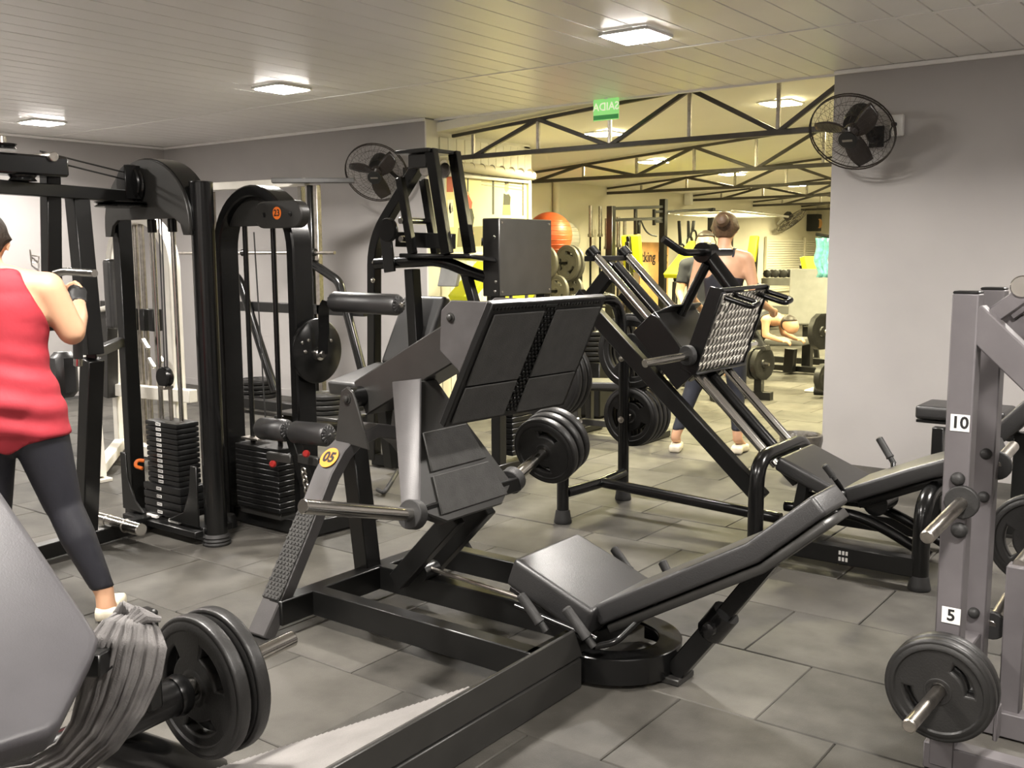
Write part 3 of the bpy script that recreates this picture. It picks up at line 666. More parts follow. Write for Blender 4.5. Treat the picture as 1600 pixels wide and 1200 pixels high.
# boom and seat station towards the viewer
BEAM(Cm, 'boom', 'black2', (-4.72, 3.06, 1.80), (-4.42, 2.10, 1.80), .06, .06)
BEAM(Cm, 'station_post', 'black2', (-4.62, 2.66, 1.78), (-4.57, 2.66, 1.02), .085, .085, up=(0, 1, 0))
BEAM(Cm, 'station_post', 'black2', (-4.57, 2.66, 1.00), (-4.80, 2.70, .05), .085, .085, up=(0, 1, 0))
BEAM(Cm, 'station_tie', 'black2', (-4.58, 2.66, 1.02), (-5.02, 3.10, 1.03), .05, .05)
BEAM(Cm, 'hanging_post', 'black2', (-4.555, 2.50, 1.92), (-4.63, 2.50, 1.15), .07, .07, up=(0, 1, 0))
BOX(Cm, 'boom_head', 'black', (-4.46, 2.33, 1.90), (.14, .34, .09), .01)
CYL(Cm, 'boom_bolt', 'steel', (-4.53, 2.42, 1.94), (-4.37, 2.42, 1.94), .022)
for k, (y, zz) in enumerate(((2.22, 1.96), (2.30, 1.83))): LATHE(Cm, 'boom_pulley', 'black', (-4.43, y, zz), (0, 0, 1), [(0, .06), (.012, .05), (.024, .06)], 20)
LATHE(Cm, 'boom_bolt', 'steel', (-4.43, 2.22, 1.985), (0, 0, 1), [(0, .02), (.03, .018), (.035, .008)], 10)
for dz in (0, .035): TUBE(Cm, 'cable', 'cable', [(-4.45, 2.40, 1.935+dz*.9), (xc-.03, 3.0, 1.88+dz)], .0045, 0, 6)
hb = TUBE(Cm, 'handle_bar', 'chrome', [PY(86, 428, 2.36), PY(100, 424, 2.37), PY(148, 427, 2.39)], .017, .03)
TUBE(Cm, 'handle_grip', 'rubber', [PY(122, 560, 2.40), PY(121, 470, 2.40)], .022)
CYL(Cm, 'handle_end', 'chrome', PY(122, 572, 2.40), PY(122, 558, 2.40), .019)
BOX(Cm, 'chest_pad', 'vinyl', PY(100, 585, 2.75), (.12, .12, .24), .03)
# ------------------------------------------------------------------ multi hip machine marked 23
D = thing('multi_hip_machine', 'black arched multi hip machine marked 23 with round disc and padded rollers', 'gym machine', (-4.3, 3.5, 0))
yd = 3.50
ap = [(-4.60, yd, .02)]+[(-4.30+.30*math.cos(a), yd, 1.52+.315*math.sin(a)) for a in [math.pi-math.pi*i/20 for i in range(21)]]+[(-4.0, yd, .02)]
SWEEP(D, 'arch_frame', 'black', ap, .13, .06, (0, 1, 0), .008)
PRISM(D, 'head_cover', 'dgrey', [(-4.30+.27*math.cos(a), 3.48, 1.53+.28*math.sin(a)) for a in [.45+(math.pi-.9)*i/16 for i in range(17)]], (0, .01, 0), .002)
def pill(cx, cz, hl, r, y): return [(cx+hl+r*math.cos(a), y, cz+r*math.sin(a)) for a in [-math.pi/2+math.pi*i/10 for i in range(11)]]+[(cx-hl+r*math.cos(a), y, cz+r*math.sin(a)) for a in [math.pi/2+math.pi*i/10 for i in range(11)]]
pc = PY(433, 335, 3.39)
cov = PRISM(D, 'pulley_cover', 'dgrey', pill(pc.x, pc.z, .115, .068, 3.39), (0, .06, 0), .006)
for s in (-1, 1): LATHE(cov, 'cover_bolt', 'black2', (pc.x+.1*s, 3.392, pc.z), (0, -1, 0), [(0, .014), (.006, .012), (.008, .004)], 12)
pc2 = PY(433, 333, 3.39)
st = LATHE(cov, 'number_sticker', 'orange', (pc2.x, 3.389, pc2.z), (0, -1, 0), [(0, .032), (.0012, .032)], 24)
text(st, 'number', '23', 'ink', (pc2.x, 3.3868, pc2.z), (1, 0, 0), (0, 0, 1), .047, .0004, .0008)
for x in (-4.43, -4.20): TUBE(D, 'guide_rod', 'black', [(x, yd, .12), (x, yd, 1.66)], .014)
TUBE(D, 'cable', 'cable', [(-4.33, yd-.02, 1.62), (-4.29, yd-.02, .52)], .004, 0, 6)
sm = MB().box((0, 0, 0), (.36, .16, .0275)).mesh('weight_stack_plate', bev=.004); sm.materials.append(M['iron'])
for i in range(12): off_link('weight_stack_plate', sm, D, (-4.31+random.uniform(-.003, .003), yd, .135+.0295*i))
BOX(D, 'stack_top_plate', 'steel', (-4.40, yd, .498), (.14, .10, .012), .002)
BOX(D, 'stack_base', 'dgrey', (-4.31, yd, .10), (.34, .13, .04), .003)
BEAM(D, 'base_beam', 'black2', (-4.60, yd, .05), (-4.0, yd, .05), .07, .08)
LATHE(D, 'rubber_foot', 'rubber', (-4.52, 3.38, 0), (0, 0, 1), [(0, .05), (.05, .045), (.07, .035)], 16)
BEAM(D, 'base_beam', 'black2', (-4.0, 3.42, .05), (-3.95, 3.95, .05), .07, .08)
# lever disc, arm and rollers
disc = LATHE(D, 'cam_disc', 'black', (-3.955, 3.55, 1.0), (1, 0, 0), [(0, .165), (.003, .170), (.016, .170), (.02, .164)], 48)
for a, r in ((.5, .10), (1.0, .12), (2.4, .09), (2.7, .12), (3.1, .09)): LATHE(disc, 'disc_bolt', 'chrome', (-3.936, 3.55+r*math.cos(a), 1.0+r*math.sin(a)), (1, 0, 0), [(0, .010), (.008, .009), (.01, .003)], 10)
SWEEP(D, 'lever_arm', 'black', [(-3.90, 3.55, .985), (-3.885, 3.55, 1.10), (-3.875, 3.54, 1.17), (-3.85, 3.52, 1.23), (-3.80, 3.50, 1.265)], .012, .055, (.3, -.2, .0), .002)
LATHE(D, 'pivot_bolt', 'chrome', (-3.935, 3.55, .985), (1, 0, 0), [(0, .035), (.02, .033), (.03, .02), (.045, .018)], 16)
roller(D, 'padded_roller', (-3.79, 3.53, 1.262), (-3.33, 3.53, 1.257), .052)
CYL(D, 'roller_hub', 'steel', (-3.33, 3.53, 1.257), (-3.312, 3.53, 1.257), .012)
yr = 3.34
roller(D, 'padded_roller', PY(407, 669, yr), PY(450, 673, yr), .058); roller(D, 'padded_roller', PY(459, 675, yr), PY(514, 680, yr), .058)
TUBE(D, 'roller_shaft', 'steel', [PY(405, 669, yr), PY(516, 680, yr)], .012)
BEAM(D, 'roller_post', 'black', PY(455, 676, yr), PY(468, 760, yr)+V((0, .05, 0)), .05, .06, up=(1, 0, 0))
for a, b in ((PY(419, 712, yr), PY(457, 718, yr)), (PY(468, 716, yr), PY(500, 722, yr))): BEAM(D, 'stop_bar', 'dgrey', a, b, .03, .045)
for p in (PY(430, 724, yr), PY(482, 708, yr-.03)): LATHE(D, 'lock_knob', 'red', p, (.5, -1, .1), [(0, .006), (.016, .008), (.022, .018), (.034, .019), (.042, .012)], 14)
ch = MB()
for i in range(11): ch.lathe((PY(474, 735, yr).x+.004*i, yr, PY(474, 735, yr).z-.02*i), (1, 0, 0) if i % 2 else (0, 1, 0), [(-.004, .011), (-.004, .016), (.004, .016), (.004, .011), (-.004, .011)], 10, False)
ch.build('chain', 'steel', D)
# ------------------------------------------------------------------ seated pull machine with its weight stack tower
Fm = thing('pulldown_machine', 'black lever pulldown machine with slanted head, padded seat and grey stack cover', 'gym machine', (-4.7, 5.1, 0))
yf = 5.03
SWEEP(Fm, 'front_post', 'black', fillet([(-5.02, yf, .04), (-4.97, yf, 1.60), (-4.50, yf, 2.13)], .18, 6), .075, .075, (0, 1, 0), .006)
for y in (4.93, 5.16):
    SWEEP(Fm, 'rear_mast', 'black', [(-4.345, y, 2.165), (-4.22, y, 1.50)], .05, .075, (0, 1, 0), .004)
    SWEEP(Fm, 'inner_mast', 'black', [(-4.62, y, 2.0), (-4.52, y, 1.50)], .045, .055, (0, 1, 0), .004)
BEAM(Fm, 'head_beam', 'black2', (-4.62, yf, 2.16), (-4.33, yf, 2.16), .30, .025)
BOX(Fm, 'head_block', 'dgrey', (-4.47, yf-.05, 2.10), (.16, .10, .09), .006)
for y in (4.95, 5.14): LATHE(Fm, 'head_pulley', 'steel', (-4.42, y, 2.05), (0, 1, 0), [(0, .045), (.008, .052), (.016, .045)], 20)
BEAM(Fm, 'cross_bar', 'black2', (-4.75, yf, 1.60), (-4.25, yf, 1.58), .05, .10)
for zz in (1.72, 1.60): CYL(Fm, 'bearing', 'chrome', (-4.60, 4.90, zz), (-4.60, 5.2, zz), .022)
LATHE(Fm, 'side_pulley', 'black', (-4.72, 4.93, 1.66), (0, -1, 0), [(0, .075), (.01, .08), (.02, .066), (.03, .08), (.04, .075)], 24)
BEAM(Fm, 'link_plate', 'black2', (-4.78, 4.94, 1.70), (-4.74, 4.94, 1.38), .02, .10, up=(1, 0, 0))
TUBE(Fm, 'arm_tube', 'black', [PY(588, 412, 4.97), PY(690, 406, 5.02), PY(735, 426, 5.15), PY(776, 438, 5.28)], .040, .12)
PRISM(Fm, 'top_tray', 'black', [(-4.62, 4.9, 1.475), (-4.05, 4.95, 1.47), (-4.02, 5.2, 1.44), (-4.60, 5.2, 1.475)], (0, 0, .03), .006)
BEAM(Fm, 'mid_post', 'black2', (-4.62, yf, 1.40), (-4.55, yf, .06), .08, .08, up=(0, 1, 0))
BEAM(Fm, 'slant_post', 'black2', (-4.25, 5.15, 1.38), (-4.10, 5.15, .95), .06, .06, up=(0, 1, 0))
for p in (PY(585, 410, 4.96), PY(583, 438, 4.96), PY(776, 440, 5.2), PY(774, 370, 5.2), PY(775, 455, 5.2)): bolt(Fm, p, (0, -1, 0), .012, 'chrome')
BEAM(Fm, 'floor_beam', 'black2', (-5.02, yf, .05), (-4.05, yf+.22, .05), .08, .08)
# tower
for y in (5.25, 5.77): BEAM(Fm, 'tower_post', 'black2', (-4.06, y, .03), (-4.06, y, 1.66), .075, .075)
cvr = BOX(Fm, 'stack_cover', 'dgrey', (-4.07, 5.49, 1.475), (.14, .60, .51), .006)
for y, zz in ((5.22, 1.70), (5.76, 1.70), (5.22, 1.25), (5.76, 1.25)): LATHE(cvr, 'cover_screw', 'steel', (-4.0, y, zz), (1, 0, 0), [(0, .008), (.004, .007), (.005, .003)], 8)
BEAM(Fm, 'tower_base', 'black2', (-4.06, 5.2, .05), (-4.06, 5.82, .05), .09, .08)
s2 = MB().box((0, 0, 0), (.14, .34, .036)).mesh('weight_stack_plate', bev=.005); s2.materials.append(M['iron'])
for i in range(11): off_link('weight_stack_plate', s2, Fm, (-4.08, 5.51, .15+.038*i))
for y in (5.42, 5.60): TUBE(Fm, 'guide_rod', 'chrome', [(-4.08, y, .12), (-4.08, y, 1.25)], .013)
PAD(Fm, 'seat_pad', 'vinyl', (-4.72, 4.77, .71), (.23, 0, 0), V((0, .24, .045)), V((0, -.018, .095)), .025)
PAD(Fm, 'back_pad', 'vinyl', (-4.66, 5.06, .985), V((.19, 0, 0)), V((.05, .075, .235)), V((0, -.075, .024)), .03)
BEAM(Fm, 'seat_post', 'black2', (-4.72, 4.82, .60), (-4.72, 4.90, .05), .08)
TUBE(Fm, 'ankle_strap', 'rubber', [PZ(590, 765, .03), PZ(600, 770, .03), PZ(612, 752, .08), PZ(622, 735, .08)], .014, .02)
# ------------------------------------------------------------------ white multi station against the left wall
Gm = thing('white_gym_machine', 'cream white gym machine with arched tube frame behind the cable machine', 'gym machine', (-6.6, 4.25, 0))
yg = 4.25
gp = fillet([(-6.95, yg, .03), (-6.93, yg, 1.55), (-6.75, yg, 1.76), (-6.40, yg, 1.76), (-6.20, yg, 1.55), (-6.20, yg, .03)], .3, 8)
SWEEP(Gm, 'arch_frame', 'whitepaint', gp, .10, .065, (0, 1, 0), .008)
for x in (-6.68, -6.60, -6.47): TUBE(Gm, 'guide_rod', 'steel', [(x, yg+.03, .10), (x, yg+.03, 1.74)], .020)
BEAM(Gm, 'middle_beam', 'whitepaint', (-7.1, yg-.05, .49), (-5.95, yg-.05, .52), .07, .09)
BEAM(Gm, 'front_leg', 'whitepaint', (-6.35, 3.65, .98), (-6.16, 3.57, .03), .09, .09, up=(0, 1, 0))
BOX(Gm, 'floor_plate', 'whitepaint', (-6.16, 3.57, .012), (.14, .14, .024), .004)
BEAM(Gm, 'floor_beam', 'whitepaint', (-6.9, yg, .05), (-6.2, yg, .05), .09, .08)
BEAM(Gm, 'side_beam', 'whitepaint', (-6.9, 4.2, .08), (-6.2, 3.6, .06), .08, .07)
BEAM(Gm, 'seat_post', 'dgrey', PY(170, 470, 4.15), PY(172, 620, 4.15), .09)
PAD(Gm, 'back_pad', 'vinyl', PY(167, 460, 4.0), (.05, 0, 0), (0, 0, .25), (0, -.10, 0), .03)
TUBE(Gm, 'arm_tube', 'whitepaint', [PY(140, 487, 4.05), PY(165, 482, 4.05), PY(188, 475, 4.1)], .020, .05)
for k in range(3): BOX(Gm, 'stack_block', 'iron', (-6.70+.11*k, yg+.03, 1.03), (.06, .08, .16), .004)
for k in range(4): BEAM(Gm, 'inclined_slat', 'chrome', PY(223, 530, 4.1)+V((.0, .02*k, -.14*(k//2)))+V((.14*(k % 2), 0, -.09*(k % 2))), PY(232, 545, 4.1)+V((.0, .02*k, -.14*(k//2)))+V((.14*(k % 2), 0, -.09*(k % 2))), .03, .02)
# bottle cage on the wall
tag(TUBE(None, 'wall_bracket', 'steel', [PX(47, 390, XL+.02), PX(50, 410, XL+.03), PX(60, 412, XL+.06), PX(61, 401, XL+.06), PX(50, 399, XL+.02)], .008, 0, 6), 'small wire bracket on the left wall above the red-shirted woman', 'bracket')
tag(TUBE(None, 'wall_pipe', 'whitepaint', [(XL+.07, 4.35, 0), (XL+.07, 4.35, ZC)], .06), 'white pipe running up the left wall to the ceiling at the left edge', 'pipe')
# ------------------------------------------------------------------ smith rack behind
Hm = thing('smith_machine', 'smith machine with chrome uprights and horizontal bar behind the machine marked 23', 'gym machine', (-7.2, 6.2, 0))
BEAM(Hm, 'top_rail', 'whitepaint', (-8.3, 6.05, 2.15), (-6.78, 6.05, 2.13), .07, .07)
for x, m in ((-6.86, 'chrome'), (-6.74, 'black'), (-6.66, 'steel'), (-8.25, 'chrome'), (-8.13, 'steel')): BEAM(Hm, 'upright', m, (x, 6.05, .05), (x, 6.05, 2.10), .05, .05)
BEAM(Hm, 'head_plate', 'dgrey', (-6.95, 5.80, 2.135), (-6.45, 6.30, 2.14), .12, .04)
TUBE(Hm, 'bar', 'steel', [(-8.6, 5.95, 1.52), (-6.35, 5.95, 1.515)], .015)
for x in (-7.55, -6.72, -6.62): CYL(Hm, 'bar_collar', 'black', (x-.03, 5.95, 1.52), (x+.03, 5.95, 1.52), .032)
for zz in (1.80, 1.66, 1.4, 1.28): CYL(Hm, 'hook_stud', 'black', (-6.70, 5.97, zz), (-6.70, 5.86, zz), .016)
TUBE(Hm, 'rear_leg', 'black', [(-6.68, 6.0, 1.42), (-6.36, 6.0, 1.27), (-6.05, 6.0, .35)], .040, .06)
TUBE(Hm, 'rear_leg', 'black', [(-7.95, 6.0, 1.42), (-7.7, 6.0, 1.27), (-7.25, 6.0, .25)], .040, .06)
BEAM(Hm, 'lower_tie', 'black2', (-8.2, 6.05, 1.02), (-6.1, 6.05, 1.02), .05, .09)
BEAM(Hm, 'base_beam', 'black2', (-8.4, 6.05, .10), (-5.95, 6.05, .10), .09, .09)
BEAM(Hm, 'base_beam', 'black2', (-6.75, 5.6, .08), (-6.75, 6.6, .08), .09, .08)
hs = tag(BOX(None, 'step_board', 'dgrey', (-6.42, 5.80, .138), (.75, .34, .03), .006), 'flat dark shelf board carrying a pile of plates behind the machine marked 23', 'shelf')
for i in range(4):
    plate((-6.36+.01*(i % 2), 5.80, .176+.043*i), .17, .040, ('lowest', 'second', 'third', 'topmost')[i]+' plate of the pile lying flat below the pulldown seat', 'plates piled flat below the pulldown seat', 3, (math.pi/2, 0, 0))
for i in range(4):
    plate((-8.05, 6.45, .10+.046*i), .20, .042, ('bottom', 'second', 'third', 'top')[i]+' plate of the flat pile behind the stack of machine 23', 'plates piled flat behind machine 23', 3, (math.pi/2, 0, 0))
# ------------------------------------------------------------------ foreground bench with horn and plates (left)
def on_plane(x, y, p0, n): r = _ray(x, y); return CAMP+r*((V(p0)-CAMP).dot(n)/r.dot(n))
L1 = thing('plate_loaded_bench', 'plate loaded bench with large grey padded backrest at the lower left corner', 'gym machine', (-2.0, 1.2, 0))
P0, P1_ = PY(27, 800, 1.08), PY(157, 992, 1.08)
pn = (P1_-P0).cross(V((0, 1, 0))).normalized(); pn = pn if pn.x > 0 else -pn
outl = [(-40, 700), (5, 768), (27, 800), (90, 892), (148, 978), (157, 996), (150, 1020), (96, 1128), (80, 1142), (0, 1168), (-150, 1205), (-190, 1150), (-190, 760), (-120, 705)]
pp = [on_plane(x, y, P0, pn) for x, y in outl]
mb = MB().prism(pp, -pn*.075); mb.build('back_pad', 'gvinyl', L1, .020, 4, 60)
q = [lerp(sum(pp, V())/len(pp), p, .86) for p in pp]
MB().prism([p-pn*.078 for p in q], -pn*.02).build('back_board', 'black2', L1, .003)
cpl = PX(312, 1072, -2.205); cpl2 = V((-2.205, cpl.y+.062, cpl.z)); tip = PX(458, 1004, -2.205)
axn = V((-2.205, 0, cpl.z))
CYL(L1, 'weight_horn', 'chrome', (-2.205, cpl.y-.10, cpl.z+.004), (-2.205, tip.y, cpl.z+.03), .0235)
TUBE(L1, 'horn_carrier', 'black', [(-2.205, cpl.y-.07, cpl.z), (-2.205, cpl.y-.42, cpl.z-.02)], .048)
LATHE(L1, 'carrier_collar', 'black', (-2.205, cpl.y-.085, cpl.z), (0, 1, 0), [(0, .052), (.02, .056), (.035, .05), (.045, .035)], 20)
LATHE(L1, 'lock_knob', 'chrome', (-2.185, cpl.y-.24, cpl.z+.045), (.2, -.1, 1), [(0, .012), (.012, .016), (.02, .014), (.03, .005)], 12)
TUBE(L1, 'frame_tube', 'black', [(-2.23, cpl.y-.28, cpl.z-.05), PX(335, 1212, -2.40)], .055, 0, 18)
TUBE(L1, 'frame_tube', 'black', [(-2.205, cpl.y-.40, cpl.z-.02), (-2.75, .75, .10)], .05, 0, 16)
BOX(L1, 'side_bracket', 'black2', PX(232, 1030, -2.16), (.05, .045, .26), .008)
BEAM(L1, 'bracket_arm', 'black2', PX(232, 985, -2.16), P1_-pn*.10, .05, .05)
BEAM(L1, 'back_post', 'black2', sum(pp, V())/len(pp)-pn*.10, (-2.75, .75, .06), .07)
BEAM(L1, 'floor_beam', 'black2', (-2.75, .6, .05), (-2.75, 1.5, .05), .08, .08)
GF = 'plates on the horn of the lower left bench'
plate(cpl, .187, .044, 'nearer of the two black grip plates on the lower left bench horn', GF, 3, (0, .5, 0)); plate(cpl2, .190, .044, 'farther of the two black grip plates on the lower left bench horn', GF, 3, (0, .9, 0))
# cloth hung over the bracket
cl = [(208, 962, 1.24), (205, 975, 1.20), (198, 1005, 1.17), (188, 1050, 1.155), (172, 1100, 1.14), (146, 1150, 1.12), (105, 1190, 1.10), (50, 1215, 1.06), (-30, 1225, 1.0)]
cl = [(PY(x, y, Y)) for x, y, Y in cl]; wd = [.035, .062, .082, .085, .075, .062, .052, .046, .044]
rows = []; NN = 40
for i, p in enumerate(cl):
    t_ = (cl[min(i+1, len(cl)-1)]-cl[max(i-1, 0)]).normalized(); vw = (CAMP-p).normalized(); s_ = t_.cross(vw).normalized()
    rows.append([p+s_*wd[i]*(2*j/(NN-1)-1)+vw*(.007*math.sin(j*1.0+i*.2+.8*math.sin(i))+.005*math.sin(j*2.3+i*.5+1.3*math.sin(j*.4))+.003*math.sin(j*4.1)-.035*(2*j/(NN-1)-1)**2) for j in range(NN)])
mb = MB()
fine = []
for i in range(len(rows)-1):
    for k in range(4): fine.append([rows[i][j].lerp(rows[i+1][j], k/4) for j in range(NN)])
fine.append(rows[-1])
mb.ring(fine, False, True, False)
cth = mb.build('hanging_cloth', 'cloth', None, ang=180); sm_ = cth.modifiers.new('thick', 'SOLIDIFY'); sm_.thickness = .006
tag(cth, 'dark grey folded cloth hanging over the side of the lower left bench', 'cloth')
mb = MB(); c0 = cl[0]
for k in range(9):
    a = k*.7; mb.tube([c0+V((-.055+.012*k, -.01+.012*math.sin(a), -.005)), c0+V((-.045+.012*k, .0, .012+.006*math.sin(a*2))), c0+V((-.035+.012*k, .03, -.004))], [.008, .012, .007], 8)
mb.build('gathered_top', 'cloth', cth)
# ------------------------------------------------------------------ foreground platform
PF = thing('foot_platform', 'low dark steel foot platform with ribbed grey top along the bottom edge', 'gym machine', (-1.85, 1.9, 0))
XP = -1.80
BOX(PF, 'lower_beam', 'dgrey', (XP-.03, 2.0, .055), (.06, 1.58, .106), .004)
MB().prism([(XP, 1.21, .116), (XP, 2.795, .116), (XP, 2.745, .222), (XP, 1.21, .205)], (-.014, 0, 0)).build('upper_plate', 'dgrey', PF, .003)
MB().box((XP-.03, 2.0, .112), (.045, 1.56, .010)).build('weld_seam', 'black2', PF, .002)
ap_, lf = V((XP-.012, 2.205, .214)), PZ(345, 1200, .085)
lf2 = ap_+(lf-ap_)*1.06
sheet = [ap_, V((XP-.012, 1.25, .206)), V((lf2.x, 1.25, .085)), lf2]
tp_ = MB().prism(sheet, (0, 0, -.012)).build('ribbed_top', mat('ribbed_rubber', (.19, .18, .172), .6, 0, .12, 8, .3, 200), PF, .002)
mb = MB()
for i in range(46):
    t_ = (i+.5)/46; a = ap_.lerp(lf2, t_); b = V((XP-.012, 1.25, .206)).lerp(V((lf2.x, 1.25, .085)), t_)
    mb.beam(a+V((0, -.004, .002)), b+V((0, 0, .002)), .006, .005)
o = mb.build('ribs', tp_.data.materials[0], tp_); o['kind'] = 'stuff'
PRISM(PF, 'far_leg', 'dgrey', [(-2.17, 1.5, 0), (-2.11, 1.5, 0), (-2.11, 1.5, .07), (-2.17, 1.5, .07)], (0, -.25, 0), .003)
# ------------------------------------------------------------------ grey plate loaded rack at the right edge
RK = thing('plate_rack_machine', 'tall grey plate loaded rack with 10 and 5 labels at the right edge', 'gym machine', (-.4, 3.1, 0))
for Y in (2.95, 3.28):
    BEAM(RK, 'post', 'rackgrey', (-.65, Y, .02), (-.65, Y, 1.385), .068, .068)
    BOX(RK, 'post_cap', 'black2', (-.65, Y, 1.388), (.066, .066, .008), .003)
    BEAM(RK, 'slanted_rail', 'rackgrey', (-.64, Y, 1.325), (.62, Y, .14), .060, .085)
    CYL(RK, 'guide_rod', 'chrome', (-.50, Y+.035, 1.335), (.62, Y+.035, .29), .017)
    BEAM(RK, 'base_beam', 'rackgrey', (-.70, Y, .045), (.8, Y, .045), .062, .08)
BEAM(RK, 'cross_tie', 'rackgrey', (-.65, 2.95, .30), (-.65, 3.28, .30), .05)
for Y in (2.99, 3.26):
    BEAM(RK, 'head_arm', 'rackgrey', (-.60, Y, 1.315), (-.44, Y, 1.45), .05, .045); CYL(RK, 'head_bush', 'chrome', (-.52, Y-.03, 1.405), (-.52, Y+.03, 1.405), .03)
    CYL(RK, 'head_pin', 'chrome', (-.615, Y-.045, 1.345), (-.59, Y-.045, 1.32), .012)
BEAM(RK, 'sled_plate', 'black2', (-.44, 3.12, 1.30), (-.20, 3.12, 1.07), .30, .03)
for txt, px_, py_, s in (('10', 1500, 661, .05), ('5', 1486, 962, .05)):
    c = PY(px_, py_, 2.9145)
    l_ = BOX(RK, 'weight_label', 'white', c, (s, .0016, s*.94), .0005); text(l_, 'label_number', txt, 'ink', (c.x, c.y-.0014, c.z), (1, 0, 0), (0, 0, 1), .046, .0003, .0012)
def bump(p, ax=(0, -1, 0), r=.019): LATHE(RK, 'rubber_stud', 'rubber', p, ax, [(-.002, r), (.008, r), (.016, r*.8), (.02, r*.4)], 16)
bump(PY(1497, 748, 2.916)); bump(PY(1499, 828, 2.916), r=.022)
for px_, py_ in ((1541, 709), (1537, 776), (1522, 957)): bump(PY(px_, py_, 3.246), r=.017)
pg = PY(1505, 783, 2.916)
CYL(RK, 'storage_pin', 'steel', pg, PX(1448, 840, pg.x-.02), .0185); CYL(RK, 'pin_collar', 'rubber', pg+V((0, -.004, 0)), pg+V((0, -.024, 0)), .046)
pg2 = PY(1482, 1062, 2.916)
CYL(RK, 'storage_pin', 'steel', pg2, pg2+V((-.01, -.36, .0)), .0185)
for px_, py_ in ((1556, 728), (1548, 978)):
    p = PY(px_, py_, 3.315); CYL(RK, 'storage_pin', 'steel', p, p+V((.0, .26, .02)), .0185); CYL(RK, 'pin_collar', 'rubber', p, p+V((0, .02, 0)), .045)
for i in range(2): plate((pg2.x-.004, 2.88-.046*i, pg2.z), .139, .040, ('inner', 'outer')[i]+' small black grip plate below the label 5 on the grey rack', 'small plates on the grey rack', 2, (0, .6, 0))
p3 = PY(1622, 845, 3.62)
BEAM(RK, 'outrigger', 'rackgrey', (p3.x, 3.3, p3.z), (p3.x, 3.3, .05), .06); CYL(RK, 'storage_pin', 'steel', (p3.x, 3.3, p3.z), (p3.x, 3.72, p3.z), .0185)
plate(p3, .150, .04, 'black plate cut off by the right picture edge behind the grey rack', 'small plates on the grey rack', 3)
BOX(RK, 'base_bracket', 'rackgrey', PY(1558, 1128, 3.0), (.012, .05, .10), .003)
# bench behind the rack
JB = thing('incline_bench', 'black incline bench standing behind the grey rack near the right wall', 'bench', (-.6, 6.0, 0))
jz = PY(1500, 630, 6.0).z
s0_, s1_ = PY(1442, 628, 6.0), PY(1580, 628, 6.0)
PAD(JB, 'seat_pad', 'vinyl', ((s0_.x+s1_.x)/2, 6.0, s0_.z), ((s1_.x-s0_.x)/2, 0, 0), (0, .16, 0), (0, 0, .075), .02)
BOX(JB, 'seat_board', 'black2', ((s0_.x+s1_.x)/2, 6.0, s0_.z-.088), ((s1_.x-s0_.x)*.98, .30, .018), .003)
b0, b1 = PY(1560, 662, 5.6), PY(1640, 592, 5.6)
dv = (b1-b0).normalized(); nv = V((-dv.z, 0, dv.x))
PAD(JB, 'back_pad', 'vinyl', (b0+b1)/2, (b1-b0)/2*1.15, (0, .14, 0), nv*.09, .02)
for y in (5.65, 6.05): BEAM(JB, 'leg', 'black2', (s0_.x+.18, y, s0_.z-.08), (s0_.x+.18, y, .02), .06)
BEAM(JB, 'base_beam', 'black2', (s0_.x+.1, 5.7, .06), (s1_.x+1.0, 5.7, .06), .09, .08); BEAM(JB, 'leg', 'black2', (b1.x, 5.7, b1.z-.1), (b1.x, 5.7, .05), .07)
BEAM(JB, 'leg', 'black2', (b0.x+.1, 5.7, b0.z-.05), (b0.x+.1, 5.7, .05), .07); BEAM(JB, 'cross_bar', 'black2', (s0_.x+.15, 6.0, s0_.z-.12), (b1.x, 5.7, s0_.z-.12), .05)
tag(BOX(None, 'step_block', 'dgrey', PZ(1460, 790, 0)+V((0, .1, .055)), (.16, .16, .11), .008), 'small dark grey step block on the floor beside the leg press back end', 'step block')
